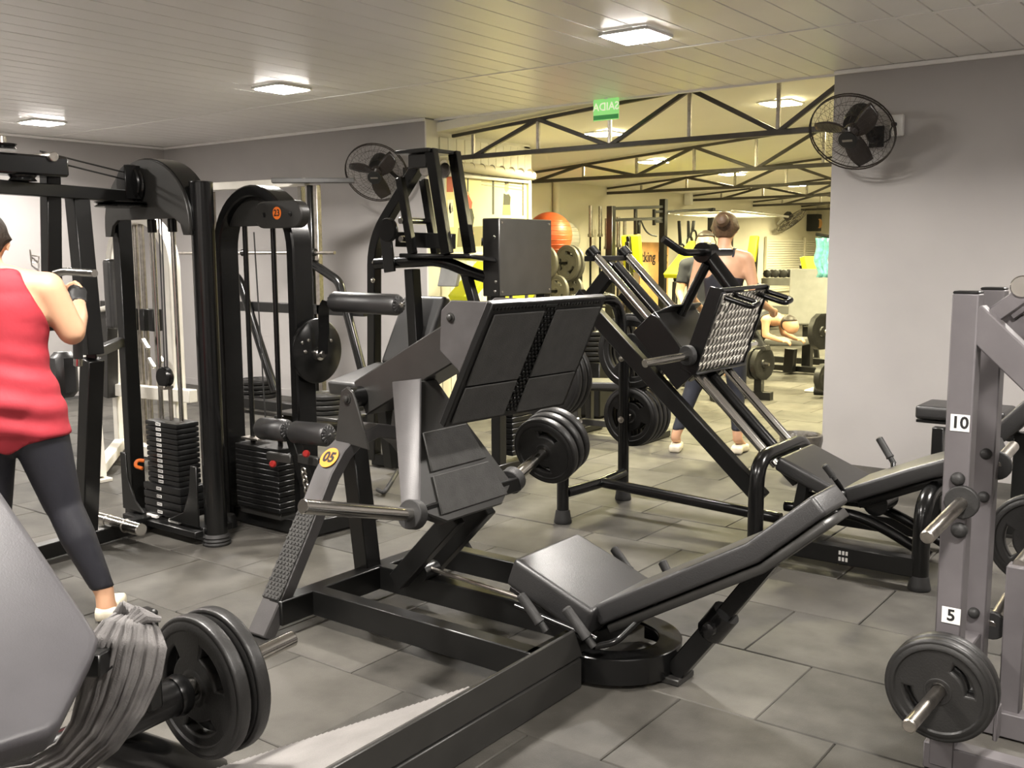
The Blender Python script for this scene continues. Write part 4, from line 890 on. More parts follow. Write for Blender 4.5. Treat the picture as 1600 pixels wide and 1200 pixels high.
# ------------------------------------------------------------------ wall fans
def fan(px_, py_, Y, R, ang_img, tilt, label, brand=True):
    c = PY(px_, py_, Y); vd_ = (c-CAMP).normalized()
    im = _R*math.cos(ang_img)+_D*math.sin(ang_img)
    n = (-vd_*math.cos(tilt)+im*math.sin(tilt)).normalized()
    up = V((0, 0, 1)); u = up.cross(n).normalized(); v = n.cross(u)
    t = bpy.data.objects.new('wall_fan', None); COL.objects.link(t); t.empty_display_size = .1; t.matrix_world = frame_mat(c, u, v)
    OFF[t.name] = V((0, 0, 0)); tag(t, label, 'fan', 'wall fans')
    for nm, zs in (('front_guard', 1), ('rear_guard', -1)):
        mb = MB()
        for r, zz in ((1., 0), (.86, .045), (.66, .065), (.45, .075), (.25, .08)):
            mb.tube([V((R*r*math.cos(2*math.pi*i/40), R*r*math.sin(2*math.pi*i/40), zs*(zz+.012))) for i in range(41)], .0012 if r < 1 else .005, 5, False)
        for k in range(40):
            a = 2*math.pi*k/40; mb.tube([V((R*r*math.cos(a+(1-r)*.5), R*r*math.sin(a+(1-r)*.5), zs*(zz+.012))) for r, zz in ((1., 0), (.86, .045), (.66, .065), (.45, .075), (.22, .08))], .0008, 4, False)
        o = mb.build(nm, 'clearfan', t); o['kind'] = 'stuff'
    for k in range(3):
        a0 = 2*math.pi*k/3+.5; g = []
        for i in range(8):
            r = R*(.16+.72*i/7); wv = R*(.16+.30*math.sin(math.pi*(i+1)/9.5)); row = []
            for j in range(6):
                s = j/5-.5; a = a0+(s*wv*1.25)/r*.8+.25*i/7; row.append(V((r*math.cos(a), r*math.sin(a), -.03*s*2+.004)))
            g.append(row)
        o = MB().ring(g, False, True, False).build('blade', 'clearfan', t, ang=180); md = o.modifiers.new('t', 'SOLIDIFY'); md.thickness = .004
    LATHE(t, 'hub', 'clearfan', (0, 0, -.03), (0, 0, 1), [(0, R*.2), (.05, R*.2), (.07, R*.12)], 24)
    bd = LATHE(t, 'badge', 'ink', (0, 0, .085), (0, 0, 1), [(0, R*.22), (.01, R*.22), (.014, R*.16)], 28)
    BOX(bd, 'badge_print', 'steel', (0, .002, .1002), (R*.24, R*.055, .0012), 0)
    LATHE(t, 'motor', 'ink', (0, 0, -.10), (0, 0, -1), [(-.02, R*.30), (.03, R*.33), (.12, R*.30), (.17, R*.16)], 24)
    # arm to the wall (world -> local)
    inv = t.matrix_world.inverted(); wl = V((c.x+.05, YB-.01, c.z+.0))
    b_ = inv @ wl; TUBE(t, 'wall_arm', 'ink', [V((0, 0, -.2)), inv @ V((wl.x, wl.y-.10, wl.z-.05)), b_], .018, .05)
    mbp = MB(); 
    mbp.v = [inv @ p for p in MB().box((wl.x, YB-.006, wl.z), (.10, .012, .14)).v]; mbp.f = [(3, 2, 1, 0), (4, 5, 6, 7), (0, 1, 5, 4), (1, 2, 6, 5), (2, 3, 7, 6), (3, 0, 4, 7)]; mbp.sm = [False]*6
    mbp.build('wall_mount', 'ink', t, .004)
    return t
fan(1331, 207, 6.66, .275, math.radians(118), math.radians(47), 'dark oscillating wall fan on the right wall beside the white socket box')
fan(588, 270, 6.66, .285, math.radians(112), math.radians(34), 'dark oscillating wall fan on the back left wall beside the pulldown head')
so = PY(1402, 196, YB-.02)
sb = thing('wall_socket', 'white surface socket box with black plug on the right wall', 'socket', so)
BOX(sb, 'box', 'white', so, (.085, .04, .14), .006); BOX(sb, 'plug', 'ink', so+V((-.012, -.035, .005)), (.035, .03, .025), .006)
TUBE(sb, 'cord', 'cable', [so+V((-.012, -.045, .0)), so+V((-.03, -.05, -.03)), so+V((-.035, -.03, -.09)), so+V((-.09, -.05, -.12))], .005, .02, 6)
# ------------------------------------------------------------------ waste basket
bk = PZ(1250, 741, 0)
t = thing('waste_basket', 'white lattice waste basket with dark bag, on the floor before the wall end', 'basket', bk)
mb = MB()
for k in range(24):
    a = 2*math.pi*k/24; mb.beam(bk+V((.10*math.cos(a), .10*math.sin(a), .005)), bk+V((.125*math.cos(a), .125*math.sin(a), .25)), .012, .006)
for zz, r in ((.01, .10), (.07, .107), (.13, .113), (.19, .119), (.25, .126)):
    mb.tube([bk+V((r*math.cos(2*math.pi*i/32), r*math.sin(2*math.pi*i/32), zz)) for i in range(33)], .006, 6, False)
mb.build('lattice', 'white', t)['kind'] = 'stuff'
LATHE(t, 'bag', 'bin', bk+V((0, 0, .19)), (0, 0, 1), [(-.18, .09), (0, .122), (.0, .134), (.05, .142), (.085, .140), (.09, .130), (.07, .120), (.03, .112)], 32)
mb = MB()
for k in range(14): 
    a = k*2.4; r = .02+.085*random.random(); mb.tube([bk+V((r*math.cos(a), r*math.sin(a), .18)), bk+V((r*math.cos(a)*1.1, r*math.sin(a), .235+.03*random.random())), bk+V((r*math.cos(a+.4), r*math.sin(a+.4), .2))], .018, 7)
mb.build('litter', 'bin', t)
# ------------------------------------------------------------------ people
M['skin'] = mat('skin', (.58, .33, .20), .5, 0, .06, 6)
M['redtop'] = mat('red_jersey', (.38, .024, .038), .72, 0, .12, 5, .5, 22)
M['leggings'] = mat('black_leggings', (.013, .013, .019), .6, 0, .1, 6, .2, 60)
M['hair'] = mat('dark_brown_hair', (.022, .015, .011), .5, 0, .3, 40, .7, 80)
M['hair2'] = mat('light_brown_hair', (.11, .065, .035), .5, 0, .3, 40, .7, 80)
M['shoe'] = mat('cream_shoe', (.66, .60, .47), .6, 0, .2, 20)
M['navy'] = mat('navy_fabric', (.020, .022, .032), .8, 0, .15, 8)
class Fig:
    def __init__(s, O, fwd):
        s.O = V(O); s.f = V(fwd).normalized(); s.r = s.f.cross(V((0, 0, 1))).normalized(); s.segs = []
    def w(s, p): return s.O+s.r*p[0]+s.f*p[1]+V((0, 0, p[2]))
    def seg(s, name, p0, r0, p1, r1, wide=1.0, deep=1.0):
        s.segs.append((name, s.w(p0), r0, s.w(p1), r1, wide, deep))
    def capsule(s, mb, p0, r0, p1, r1, wide, deep, n=18):
        t = (p1-p0); L = t.length; t.normalize()
        a = s.r-t*s.r.dot(t)
        if a.length < .2: a = s.f-t*s.f.dot(t)
        a.normalize(); b = t.cross(a); rings = []
        prof = [(-r0*math.cos(x), r0*math.sin(x)) for x in (.15, .5, .9, 1.3)]+[(L*k/6, r0+(r1-r0)*k/6) for k in range(7)]+[(L+r1*math.cos(x), r1*math.sin(x)) for x in (1.3, .9, .5, .15)]
        for d, r in prof: rings.append([p0+t*d+a*(r*wide*math.cos(2*math.pi*j/n))+b*(r*deep*math.sin(2*math.pi*j/n)) for j in range(n)])
        mb.ring(rings)
    def body(s, parent, vox=.011, it=6):
        mb = MB()
        for sg in s.segs: s.capsule(mb, *sg[1:])
        me = mb.mesh('body_base'); ob = bpy.data.objects.new('tmp', me)
        m = ob.modifiers.new('r', 'REMESH'); m.mode = 'VOXEL'; m.voxel_size = vox; m.use_smooth_shade = True
        m2 = ob.modifiers.new('s', 'SMOOTH'); m2.factor = .6; m2.iterations = it
        me2 = tmp_mesh(ob); me2.name = 'body'; me2.materials.clear()
        off = OFF[parent.name]; me2.transform(Matrix.Translation(-off))
        for p in me2.polygons: p.use_smooth = True
        s.me = me2; s.off = off
        return link('body', me2, 'skin', parent)
    def near(s, p):
        best = None
        for sg in s.segs:
            a, b = sg[1], sg[3]; ab = b-a; t = max(0, min(1, (p-a).dot(ab)/ab.length_squared)); q = a+ab*t
            d = (p-q).length/(sg[2]+(sg[4]-sg[2])*t)
            if best is None or d < best[0]: best = (d, sg[0])
        return best[1]
    def cloth(s, name, m, parent, pred, offs, wave=0.):
        me = s.me; keep = []
        for p in me.polygons:
            c = p.center+s.off; l = c-s.O
            if pred(s.near(c), l.dot(s.r), l.dot(s.f), l.z): keep.append(p.vertices[:])
        idx = {}; vs_ = []
        for f in keep:
            for i in f:
                if i not in idx:
                    idx[i] = len(vs_); v = me.vertices[i]
                    l = v.co+s.off-s.O
                    k = offs+wave*(math.sin(l.z*62+l.dot(s.r)*14)*math.sin(l.dot(s.r)*9+1))*max(0, min(1, (1.22-l.z)/.2))
                    vs_.append(v.co+v.normal*k)
        fcs = [tuple(idx[i] for i in f) for f in keep]; cnt = {}
        for f in fcs:
            for a_, b_ in zip(f, f[1:]+f[:1]): cnt[frozenset((a_, b_))] = cnt.get(frozenset((a_, b_)), 0)+1
        nb = {}
        for e, c_ in cnt.items():
            if c_ == 1:
                a_, b_ = tuple(e); nb.setdefault(a_, []).append(b_); nb.setdefault(b_, []).append(a_)
        for _ in range(14):                      # even out the hems
            new = {i: vs_[i]*.5+(vs_[n_[0]]+vs_[n_[1]])*.25 for i, n_ in nb.items() if len(n_) == 2}
            for i, p in new.items(): vs_[i] = p
        nm = bpy.data.meshes.new(name); nm.from_pydata(vs_, [], [tuple(idx[i] for i in f) for f in keep]); nm.update()
        for p in nm.polygons: p.use_smooth = True
        o = link(name, nm, m, parent); md = o.modifiers.new('t', 'SOLIDIFY'); md.thickness = .003; md.offset = -1
        return o
def hand(F, wrist, d, up, s=1.0):
    """palm and five curled fingers along direction d (local coordinates), curling towards up"""
    w_, d, up = V(wrist), V(d).normalized(), V(up).normalized(); sd_ = d.cross(up).normalized()
    F.seg('hand', w_, .026*s, w_+d*.075*s, .030*s, 1.15, .8)
    for k, (o, L) in enumerate(((-.030, .030), (-.010, .036), (.010, .034), (.028, .026))):
        a = w_+d*.085*s+sd_*o*s; b = a+(d*.8+up*.6)*L*s; c = b+(-d*.35+up*.95)*L*.9*s
        F.seg('finger', a, .0095*s, b, .0085*s); F.seg('finger', b, .0085*s, c, .0075*s)
    a = w_+d*.03*s-sd_*.03*s; F.seg('thumb', a, .011*s, a+(d*.5-sd_*.5+up*.5)*.045*s, .009*s); 
def head(F, c, R=.098):
    c = V(c); F.seg('head', c+V((0, -.012, .03)), R*.93, c+V((0, .005, .0)), R*.90, .92, 1.0)
    F.seg('head', c+V((0, .035, -.03)), R*.68, c+V((0, .045, -.075)), R*.48, .95, 1.0)          # jaw
    F.seg('head', c+V((0, .098, -.005)), .012, c+V((0, .116, -.030)), .014)                      # nose
    for s in (-1, 1): F.seg('head', c+V((s*R*.93, -.01, .01)), .013, c+V((s*R*.95, -.012, -.03)), .010, .6, 1)   # ears
def face(F, par, c):
    for s in (-1, 1):
        p = F.w(V(c)+V((s*.034, .086, .012))); LATHE(par, 'eye', 'white', p, F.f, [(-.01, .004), (0, .012), (.008, .008), (.011, .003)], 12)
    p = F.w(V(c)+V((0, .098, -.062))); MB().tube([p-F.r*.022, p+F.f*.004, p+F.r*.022], .005, 6).build('mouth', 'redball', par)
# woman in red at the left
O = V((-3.965, 1.94, 0)); fw = V((-.80, .60, 0))
W = Fig(O, fw)
W.seg('pelvis', (0, 0, .93), .165, (0, .0, .86), .150, 1.15, .82); W.seg('torso', (0, 0, 1.0), .140, (0, 0, 1.13), .125, 1.15, .78)
W.seg('torso', (0, 0, 1.13), .125, (0, .0, 1.30), .142, 1.18, .78); W.seg('chest', (0, 0, 1.28), .140, (0, -.01, 1.36), .115, 1.25, .78)
W.seg('neck', (-.01, -.005, 1.39), .062, (-.05, .02, 1.49), .052)
head(W, (-.055, .035, 1.555))
for s in (-1, 1): W.seg('shoulder', (s*.07, -.01, 1.40), .055, (s*.165, -.005, 1.375), .062)
W.seg('arm', (.170, -.005, 1.375), .066, (.245, .03, 1.195), .054); W.seg('arm', (.245, .03, 1.195), .053, (.255, .17, 1.25), .040); W.seg('arm', (.255, .17, 1.25), .040, (.25, .255, 1.29), .030)
hand(W, (.25, .265, 1.295), (-.1, .7, .6), (-.6, -.3, .3))
W.seg('arm', (-.170, -.005, 1.375), .060, (-.255, .03, 1.17), .047); W.seg('arm', (-.255, .03, 1.17), .046, (-.25, .255, 1.29), .027); hand(W, (-.25, .265, 1.295), (.1, .7, .6), (.6, -.3, .3))
W.seg('leg', (.085, 0, .88), .118, (.17, .02, .50), .072, 1, 1); W.seg('leg', (.17, .02, .50), .066, (.225, -.01, .36), .066); W.seg('leg', (.225, -.01, .36), .066, (.315, -.02, .12), .040)
W.seg('foot', (.315, -.02, .12), .038, (.32, -.03, .05), .040); W.seg('foot', (.32, -.03, .045), .036, (.34, .13, .03), .028, 1.2, .8)
W.seg('leg', (-.085, 0, .88), .118, (-.10, .06, .48), .072); W.seg('leg', (-.10, .06, .48), .066, (-.12, .03, .12), .040); W.seg('foot', (-.12, .03, .10), .038, (-.12, .17, .035), .030, 1.2, .8)
wr = thing('person', 'person in a red sleeveless top and black leggings seen from behind at left', 'person', O)
body = W.body(wr)
W.cloth('tank_top', 'redtop', body, lambda n, r, f, z: n in ('pelvis', 'torso', 'chest', 'shoulder', 'leg', 'neck') and .735+.05*abs(math.sin(r*9)) < z < 1.445 and abs(r) < (.30 if z < 1.20 else max(.075, .185-.45*(z-1.20))), .013, .008)
W.cloth('leggings', 'leggings', body, lambda n, r, f, z: n in ('leg', 'pelvis') and .135 < z < .84, .004)
W.cloth('glove', 'ink', body, lambda n, r, f, z: n == 'hand' and r > 0, .004); W.cloth('glove', 'ink', body, lambda n, r, f, z: n == 'hand' and r < 0, .004)
W.cloth('hair', 'hair', body, lambda n, r, f, z: n == 'head' and (f < .055 or z > 1.62) and z > 1.49 and not (f > .0 and z < 1.555), .010, .0)
MB().lathe(W.w((-.055, -.075, 1.58)), -W.f, [(0, .03), (.03, .045), (.06, .038), (.075, .015)], 16).build('hair_bun', 'hair', body)
face(W, body, (-.055, .035, 1.555))
for fx, fy, tx, ty in ((.32, -.03, .34, .14), (-.12, .03, -.12, .19)):
    MB().sweep([W.w((fx, fy-.045, .030)), W.w((fx, fy+.03, .035)), W.w((tx, ty-.05, .03)), W.w((tx, ty+.025, .022))], .088, .055, W.r).build('shoe', 'shoe', body, .022, 3, 60)
# woman in the black top in the hall opening
O = V((-3.20, 6.86, 0)); W2 = Fig(O, V((-.25, .97, 0)))
k = 1.06
def K(p): return tuple(c*k for c in p)
for nm, a, ra, b, rb, wd_, dp in (('pelvis', (0, 0, .93), .150, (0, 0, .87), .14, 1.1, .85), ('torso', (0, 0, 1.0), .125, (0, 0, 1.13), .112, 1.12, .8), ('torso', (0, 0, 1.13), .112, (0, 0, 1.30), .128, 1.18, .75), ('chest', (0, 0, 1.28), .125, (0, 0, 1.37), .10, 1.25, .75),
        ('neck', (0, 0, 1.40), .055, (0, .015, 1.53), .047, 1, 1)): W2.seg(nm, K(a), ra, K(b), rb, wd_, dp)
head(W2, K((0, .03, 1.575)))
for s in (-1, 1):
    W2.seg('shoulder', K((s*.06, 0, 1.40)), .048, K((s*.155, 0, 1.37)), .055); W2.seg('arm', K((s*.16, 0, 1.37)), .050, K((s*.225, .0, 1.10)), .038)
W2.seg('arm', K((.225, 0, 1.10)), .036, K((.29, .20, 1.02)), .026); hand(W2, K((.295, .21, 1.015)), (.2, .9, -.2), (-.6, -.2, -.6))
W2.seg('arm', K((-.225, 0, 1.10)), .036, K((-.18, .18, 1.0)), .026); hand(W2, K((-.18, .19, .995)), (.3, .9, -.2), (.6, -.2, -.6))
W2.seg('leg', K((-.075, 0, .88)), .105, K((-.19, -.01, .48)), .066); W2.seg('leg', K((-.19, -.01, .48)), .060, K((-.30, -.08, .12)), .037); W2.seg('foot', K((-.30, -.08, .10)), .034, K((-.32, .06, .035)), .028, 1.2, .8)
W2.seg('leg', K((.075, 0, .88)), .105, K((.10, .05, .48)), .066); W2.seg('leg', K((.10, .05, .48)), .060, K((.12, .02, .12)), .037); W2.seg('foot', K((.12, .02, .10)), .034, K((.14, .15, .035)), .028, 1.2, .8)
w2 = thing('person', 'person in a black strappy top and dark leggings behind the tread plate sled', 'person', O)
b2 = W2.body(w2, .012, 5)
W2.cloth('strappy_top', 'leggings', b2, lambda n, r, f, z: n in ('torso', 'chest', 'pelvis', 'shoulder') and .98*k < z < 1.46*k and ((z < 1.24*k+.10*max(0, 1-abs(r)/.09)) if f < .0 else z < 1.33*k or abs(abs(r)-.085) < .012) or (n in ('chest', 'shoulder') and abs(abs(r)-.075) < .010 and 1.2*k < z < 1.5*k), .006)
W2.cloth('leggings', 'navy', b2, lambda n, r, f, z: n in ('leg', 'pelvis', 'torso') and .17 < z < 1.02*k, .005)
W2.cloth('hair', 'hair2', b2, lambda n, r, f, z: n == 'head' and (f < .05 or z > 1.64*k) and z > 1.50*k and not (f > .0 and z < 1.57*k), .012)
MB().lathe(W2.w((0, -.07, 1.62*k)), -W2.f+V((0, 0, .4)), [(0, .03), (.03, .05), (.065, .04), (.08, .015)], 16).build('hair_bun', 'hair2', b2)
face(W2, b2, K((0, .03, 1.575)))
for a, b in (((-.30, -.08), (-.32, .07)), ((.12, .02), (.14, .16))):
    MB().sweep([W2.w((a[0]*k, a[1]*k-.05, .030)), W2.w((a[0]*k, a[1]*k+.03, .038)), W2.w((b[0]*k, b[1]*k-.05, .03)), W2.w((b[0]*k, b[1]*k+.025, .022))], .085, .06, W2.r).build('shoe', 'shoe', b2, .022, 3, 60)
# man standing farther back
O = V((PY(1102, 380, 9.3).x, 9.3, 0)); W3 = Fig(O, V((.5, -.85, 0)))
for nm, a, ra, b, rb, wd_, dp in (('pelvis', (0, 0, .93), .150, (0, 0, .87), .14, 1.1, .85), ('torso', (0, 0, 1.0), .135, (0, 0, 1.30), .150, 1.18, .8), ('chest', (0, 0, 1.28), .15, (0, 0, 1.36), .12, 1.3, .8), ('neck', (0, 0, 1.40), .062, (0, .015, 1.53), .056, 1, 1)): W3.seg(nm, a, ra, b, rb, wd_, dp)
head(W3, (0, .03, 1.59), .104)
for s in (-1, 1):
    W3.seg('shoulder', (s*.08, 0, 1.40), .06, (s*.19, 0, 1.37), .066); W3.seg('arm', (s*.195, 0, 1.37), .058, (s*.25, .02, 1.10), .044); W3.seg('arm', (s*.25, .02, 1.10), .042, (s*.22, .2, .98), .03); hand(W3, (s*.22, .21, .975), (-.2*s, .9, -.1), (-.5*s, 0, -.5))
    W3.seg('leg', (s*.09, 0, .88), .11, (s*.11, .02, .48), .07); W3.seg('leg', (s*.11, .02, .48), .064, (s*.12, 0, .10), .042); W3.seg('foot', (s*.12, 0, .08), .04, (s*.14, .15, .035), .032, 1.2, .8)
w3 = thing('person', 'person in a dark shirt standing in the hall left of the black-topped person', 'person', O)
b3 = W3.body(w3, .014, 4)
W3.cloth('shirt', 'navy', b3, lambda n, r, f, z: (n in ('torso', 'chest', 'shoulder', 'pelvis') and .85 < z < 1.47) or (n == 'arm' and z > 1.2), .010)
W3.cloth('trousers', 'leggings', b3, lambda n, r, f, z: n in ('leg', 'pelvis') and .08 < z < .95, .008)
W3.cloth('hair', 'hair', b3, lambda n, r, f, z: n == 'head' and (f < .02 or z > 1.655) and z > 1.56, .010); face(W3, b3, (0, .03, 1.59))
for s in (-1, 1): MB().sweep([W3.w((s*.12, -.05, .03)), W3.w((s*.12, .04, .038)), W3.w((s*.14, .18, .022))], .09, .06, W3.r).build('shoe', 'ink', b3, .02, 3, 60)
# person bent forward over the pale seat
hc_ = PY(1246, 506, 11.4); O = V((hc_.x-.42, 11.25, 0)); W4 = Fig(O, V((1, -.15, 0)))
zz = hc_.z
W4.seg('pelvis', (0, -.25, zz-.02), .15, (0, -.18, zz), .14, 1.1, .9); W4.seg('torso', (0, -.18, zz), .135, (0, .12, zz+.06), .135, 1.2, .8); W4.seg('chest', (0, .12, zz+.06), .13, (0, .2, zz+.06), .11, 1.3, .8)
W4.seg('neck', (0, .26, zz+.05), .055, (0, .34, zz+.03), .05)
W4.segs.append(('head', W4.w((0, .40, zz+.02)), .088, W4.w((0, .44, zz-.02)), .085, .95, 1.05))
W4.segs.append(('head', W4.w((0, .49, zz-.055)), .012, W4.w((0, .50, zz-.075)), .014, 1, 1))
for s in (-1, 1):
    W4.seg('shoulder', (s*.08, .2, zz+.06), .055, (s*.17, .2, zz+.05), .056); W4.seg('arm', (s*.17, .2, zz+.05), .05, (s*.20, .22, zz-.12), .04); W4.seg('arm', (s*.20, .22, zz-.12), .038, (s*.16, .40, zz-.17), .028); hand(W4, (s*.16, .41, zz-.17), (0, 1, -.1), (0, .1, -1))
    W4.seg('leg', (s*.09, -.25, zz-.05), .105, (s*.12, .0, .30), .07); W4.seg('leg', (s*.12, .0, .30), .06, (s*.12, -.32, .08), .042); W4.seg('foot', (s*.12, -.32, .07), .036, (s*.12, -.36, .03), .03)
w4 = thing('person', 'person bending forward with hands on the pale grey seat in the hall', 'person', O)
b4 = W4.body(w4, .014, 4)
W4.cloth('shirt', 'leggings', b4, lambda n, r, f, z: n in ('torso', 'chest', 'pelvis') and f < .22, .008); W4.cloth('shorts', 'leggings', b4, lambda n, r, f, z: n in ('leg', 'pelvis') and z > .28, .010)
W4.cloth('hair', 'hair', b4, lambda n, r, f, z: n == 'head' and (z > zz+.045 or f < .36), .008)
# ------------------------------------------------------------------ hall: picture, pipe, benches, racks
def xp(a, b, X): return PX(a, b, X)
pt = thing('wall_picture', 'large yellow printed wall picture with exercising figures in a white frame', 'poster', (XOP+.03, 7.9, 1.9))
y0_, y1_, z0_, z1_ = 7.22, 8.57, 1.50, 2.235
XPp = XOP+.02
BOX(pt, 'print', mat('poster_print', (.78, .70, .36), .5, 0, .06, 3), (XPp+.003, (y0_+y1_)/2, (z0_+z1_)/2), (.006, y1_-y0_, z1_-z0_), 0)
for a, b in (((y0_, z0_), (y1_, z0_)), ((y1_, z0_), (y1_, z1_)), ((y1_, z1_), (y0_, z1_)), ((y0_, z1_), (y0_, z0_))): BEAM(pt, 'frame_tube', 'whitepaint', (XPp+.02, a[0], a[1]), (XPp+.02, b[0], b[1]), .03)
def prt(name, col, pxs): 
    m = M.get(('p', col)) or mat('poster_ink', col, .55); M[('p', col)] = m
    MB().prism([PX(a, b, XPp+.0065) for a, b in pxs], (.0008, 0, 0)).build(name, m, pt)
dk, rd, sk, fl = (.05, .05, .035), (.55, .10, .05), (.62, .38, .2), (.22, .2, .11)
prt('printed_floor', fl, [(716, 356), (768, 352), (770, 384), (714, 386)])
prt('printed_torso', rd, [(726, 310), (732, 304), (738, 316), (737, 326), (724, 326)]); prt('printed_head', sk, [(727, 302), (731, 299), (734, 304), (731, 309), (727, 308)])
prt('printed_legs', dk, [(724, 326), (738, 326), (741, 340), (738, 360), (734, 360), (734, 342), (731, 338), (727, 343), (725, 362), (720, 362), (722, 342)])
prt('printed_rope', dk, [(730, 276), (732, 276), (732, 302), (730, 302)])
prt('printed_feet', sk, [(720, 362), (725, 362), (725, 368), (718, 368)]); prt('printed_feet', sk, [(734, 360), (739, 360), (741, 366), (735, 367)])
prt('printed_post', dk, [(769, 280), (772, 280), (772, 335), (769, 335)]); prt('printed_post', dk, [(816, 286), (818, 286), (818, 337), (816, 337)])
for dy in (0, 4, 9): prt('printed_bar', fl, [(752, 279+dy), (818, 288+dy), (818, 289+dy), (752, 280+dy)])
prt('printed_torso', dk, [(787, 302), (791, 304), (795, 303), (798, 308), (797, 320), (786, 320)]); prt('printed_head', sk, [(789, 288), (794, 287), (795, 296), (791, 301), (788, 296)]); prt('printed_hair', dk, [(788, 284), (794, 283), (795, 288), (789, 289)])
prt('printed_shorts', fl, [(786, 320), (797, 320), (798, 336), (785, 336)])
prt('printed_figure', rd, [(698, 274), (708, 274), (708, 300), (698, 300)]); prt('printed_figure', (.8, .8, .75), [(699, 312), (708, 312), (709, 355), (701, 355)]); prt('printed_figure', dk, [(700, 318), (706, 316), (708, 330), (703, 334)])
prt('printed_panel', (.06, .08, .3), [(752, 372), (762, 370), (762, 384), (752, 384)])
pp_ = thing('wall_duct', 'cream round duct with brackets running above the wall picture', 'pipe', (XOP+.06, 7.9, 2.32))
TUBE(pp_, 'duct', 'hallwall', [(XOP+.06, 7.2, 2.325), (XOP+.06, 8.62, 2.30)], .045)
for i in range(9): CYL(pp_, 'duct_band', 'steel', (XOP+.06, 7.28+.16*i, 2.324), (XOP+.06, 7.286+.16*i, 2.324), .0458)
# lime benches beside the picture wall
def lime_bench(p0, p1, dirw, label, w=.26):
    c = (p0+p1)/2; t = thing('lime_bench', label, 'bench', (c.x, c.y, 0), 'lime padded benches')
    d_ = (p1-p0)/2; wv = V(dirw).normalized(); n_ = d_.cross(wv).normalized(); n_ = n_ if n_.z > 0 else -n_
    PAD(t, 'back_pad', 'yellow', c, d_, wv*w/2, n_*.07, .015)
    BEAM(t, 'spine', 'black2', p0-n_*.10, p1-n_*.10, .05, .05)
    BEAM(t, 'leg', 'black2', p1-n_*.12-d_*.3, V((c.x, c.y, .03))+V((d_.x, d_.y, 0))*.8, .06); BEAM(t, 'leg', 'black2', p0-n_*.12, V((p0.x, p0.y, .03)), .06)
    BEAM(t, 'floor_beam', 'black2', V((p0.x, p0.y, .04)), V((p1.x, p1.y, .04)), .07)
    return t
lb = lime_bench(xp(716, 462, -5.85), xp(768, 400, -5.85), (1, 0, 0), 'lime bench with steep pad just left of the grey stack cover')
PAD(lb, 'head_pad', 'hallvinyl', xp(700, 432, -5.9), (0, .03, .09), (.11, 0, 0), (0, -.05, 0), .015)
lime_bench(xp(800, 478, -5.2), xp(822, 430, -5.2), (1, 0, 0), 'lime bench seen through the tower of the pulldown machine')
# plate tree with balls on top
tr = thing('plate_tree', 'black plate tree near the cream wall holding grey plates', 'plate rack', (-7.45, 11.2, 0))
for y in (10.7, 11.5): BEAM(tr, 'post', 'black2', (-7.5, y, .03), (-7.5, y, 1.42), .08)
BEAM(tr, 'base_beam', 'black2', (-7.5, 10.5, .04), (-7.5, 11.68, .04), .09); BOX(tr, 'top_shelf', 'black2', (-7.55, 11.08, 1.43), (.6, 1.2, .03), .004)
M['gplate'] = mat('grey_rubber_plate', (.10, .095, .08), .5, 0, .1, 12)
nrm_ = V((.247, .969, 0)); pa_ = xp(887, 411, -6.98)
for k, (p, r) in enumerate(((pa_+nrm_*.075, .215), (pa_, .215), (xp(853, 411, -7.05), .20), (xp(871, 455, -6.98), .19), (xp(897, 452, -6.95), .15))):
    TUBE(tr, 'plate_pin', 'black', [(-7.5, p.y+.25, p.z), p+nrm_*.10, p-nrm_*.13], .018, .03)
    plate(p, r, .05, ('middle', 'right', 'left')[k]+' of the three grey plates in the upper row of the plate tree' if k < 3 else ('larger', 'smaller')[k-3]+' grey plate in the lower row of the plate tree', 'grey plates on the plate tree', 3, (0, 0, -.25), 'gplate')
def ball(p, r, m, label):
    bm = bmesh.new(); bmesh.ops.create_uvsphere(bm, u_segments=32, v_segments=20, radius=r)
    for f in bm.faces: f.smooth = True
    me = bpy.data.meshes.new('exercise_ball'); bm.to_mesh(me); bm.free()
    mb = MB()
    o = link('exercise_ball', me, m); o.location = p
    for k in range(7):
        zz = (-.6+.2*k)*r; rr = math.sqrt(r*r-zz*zz); mb.tube([V((rr*1.002*math.cos(a), rr*1.002*math.sin(a), zz)) for a in [2*math.pi*i/32 for i in range(33)]], .004, 5, False)
    g = mb.build('grip_ridges', m, o); g['kind'] = 'stuff'
    return tag(o, label, 'ball', 'exercise balls on the plate tree')
ball(xp(858, 368, -7.45), .30, 'redball', 'big red exercise ball behind the grey stack cover'); ball(V((-7.72, 11.42, 1.695)), .25, 'greyball', 'grey exercise ball half hidden behind the red ball')
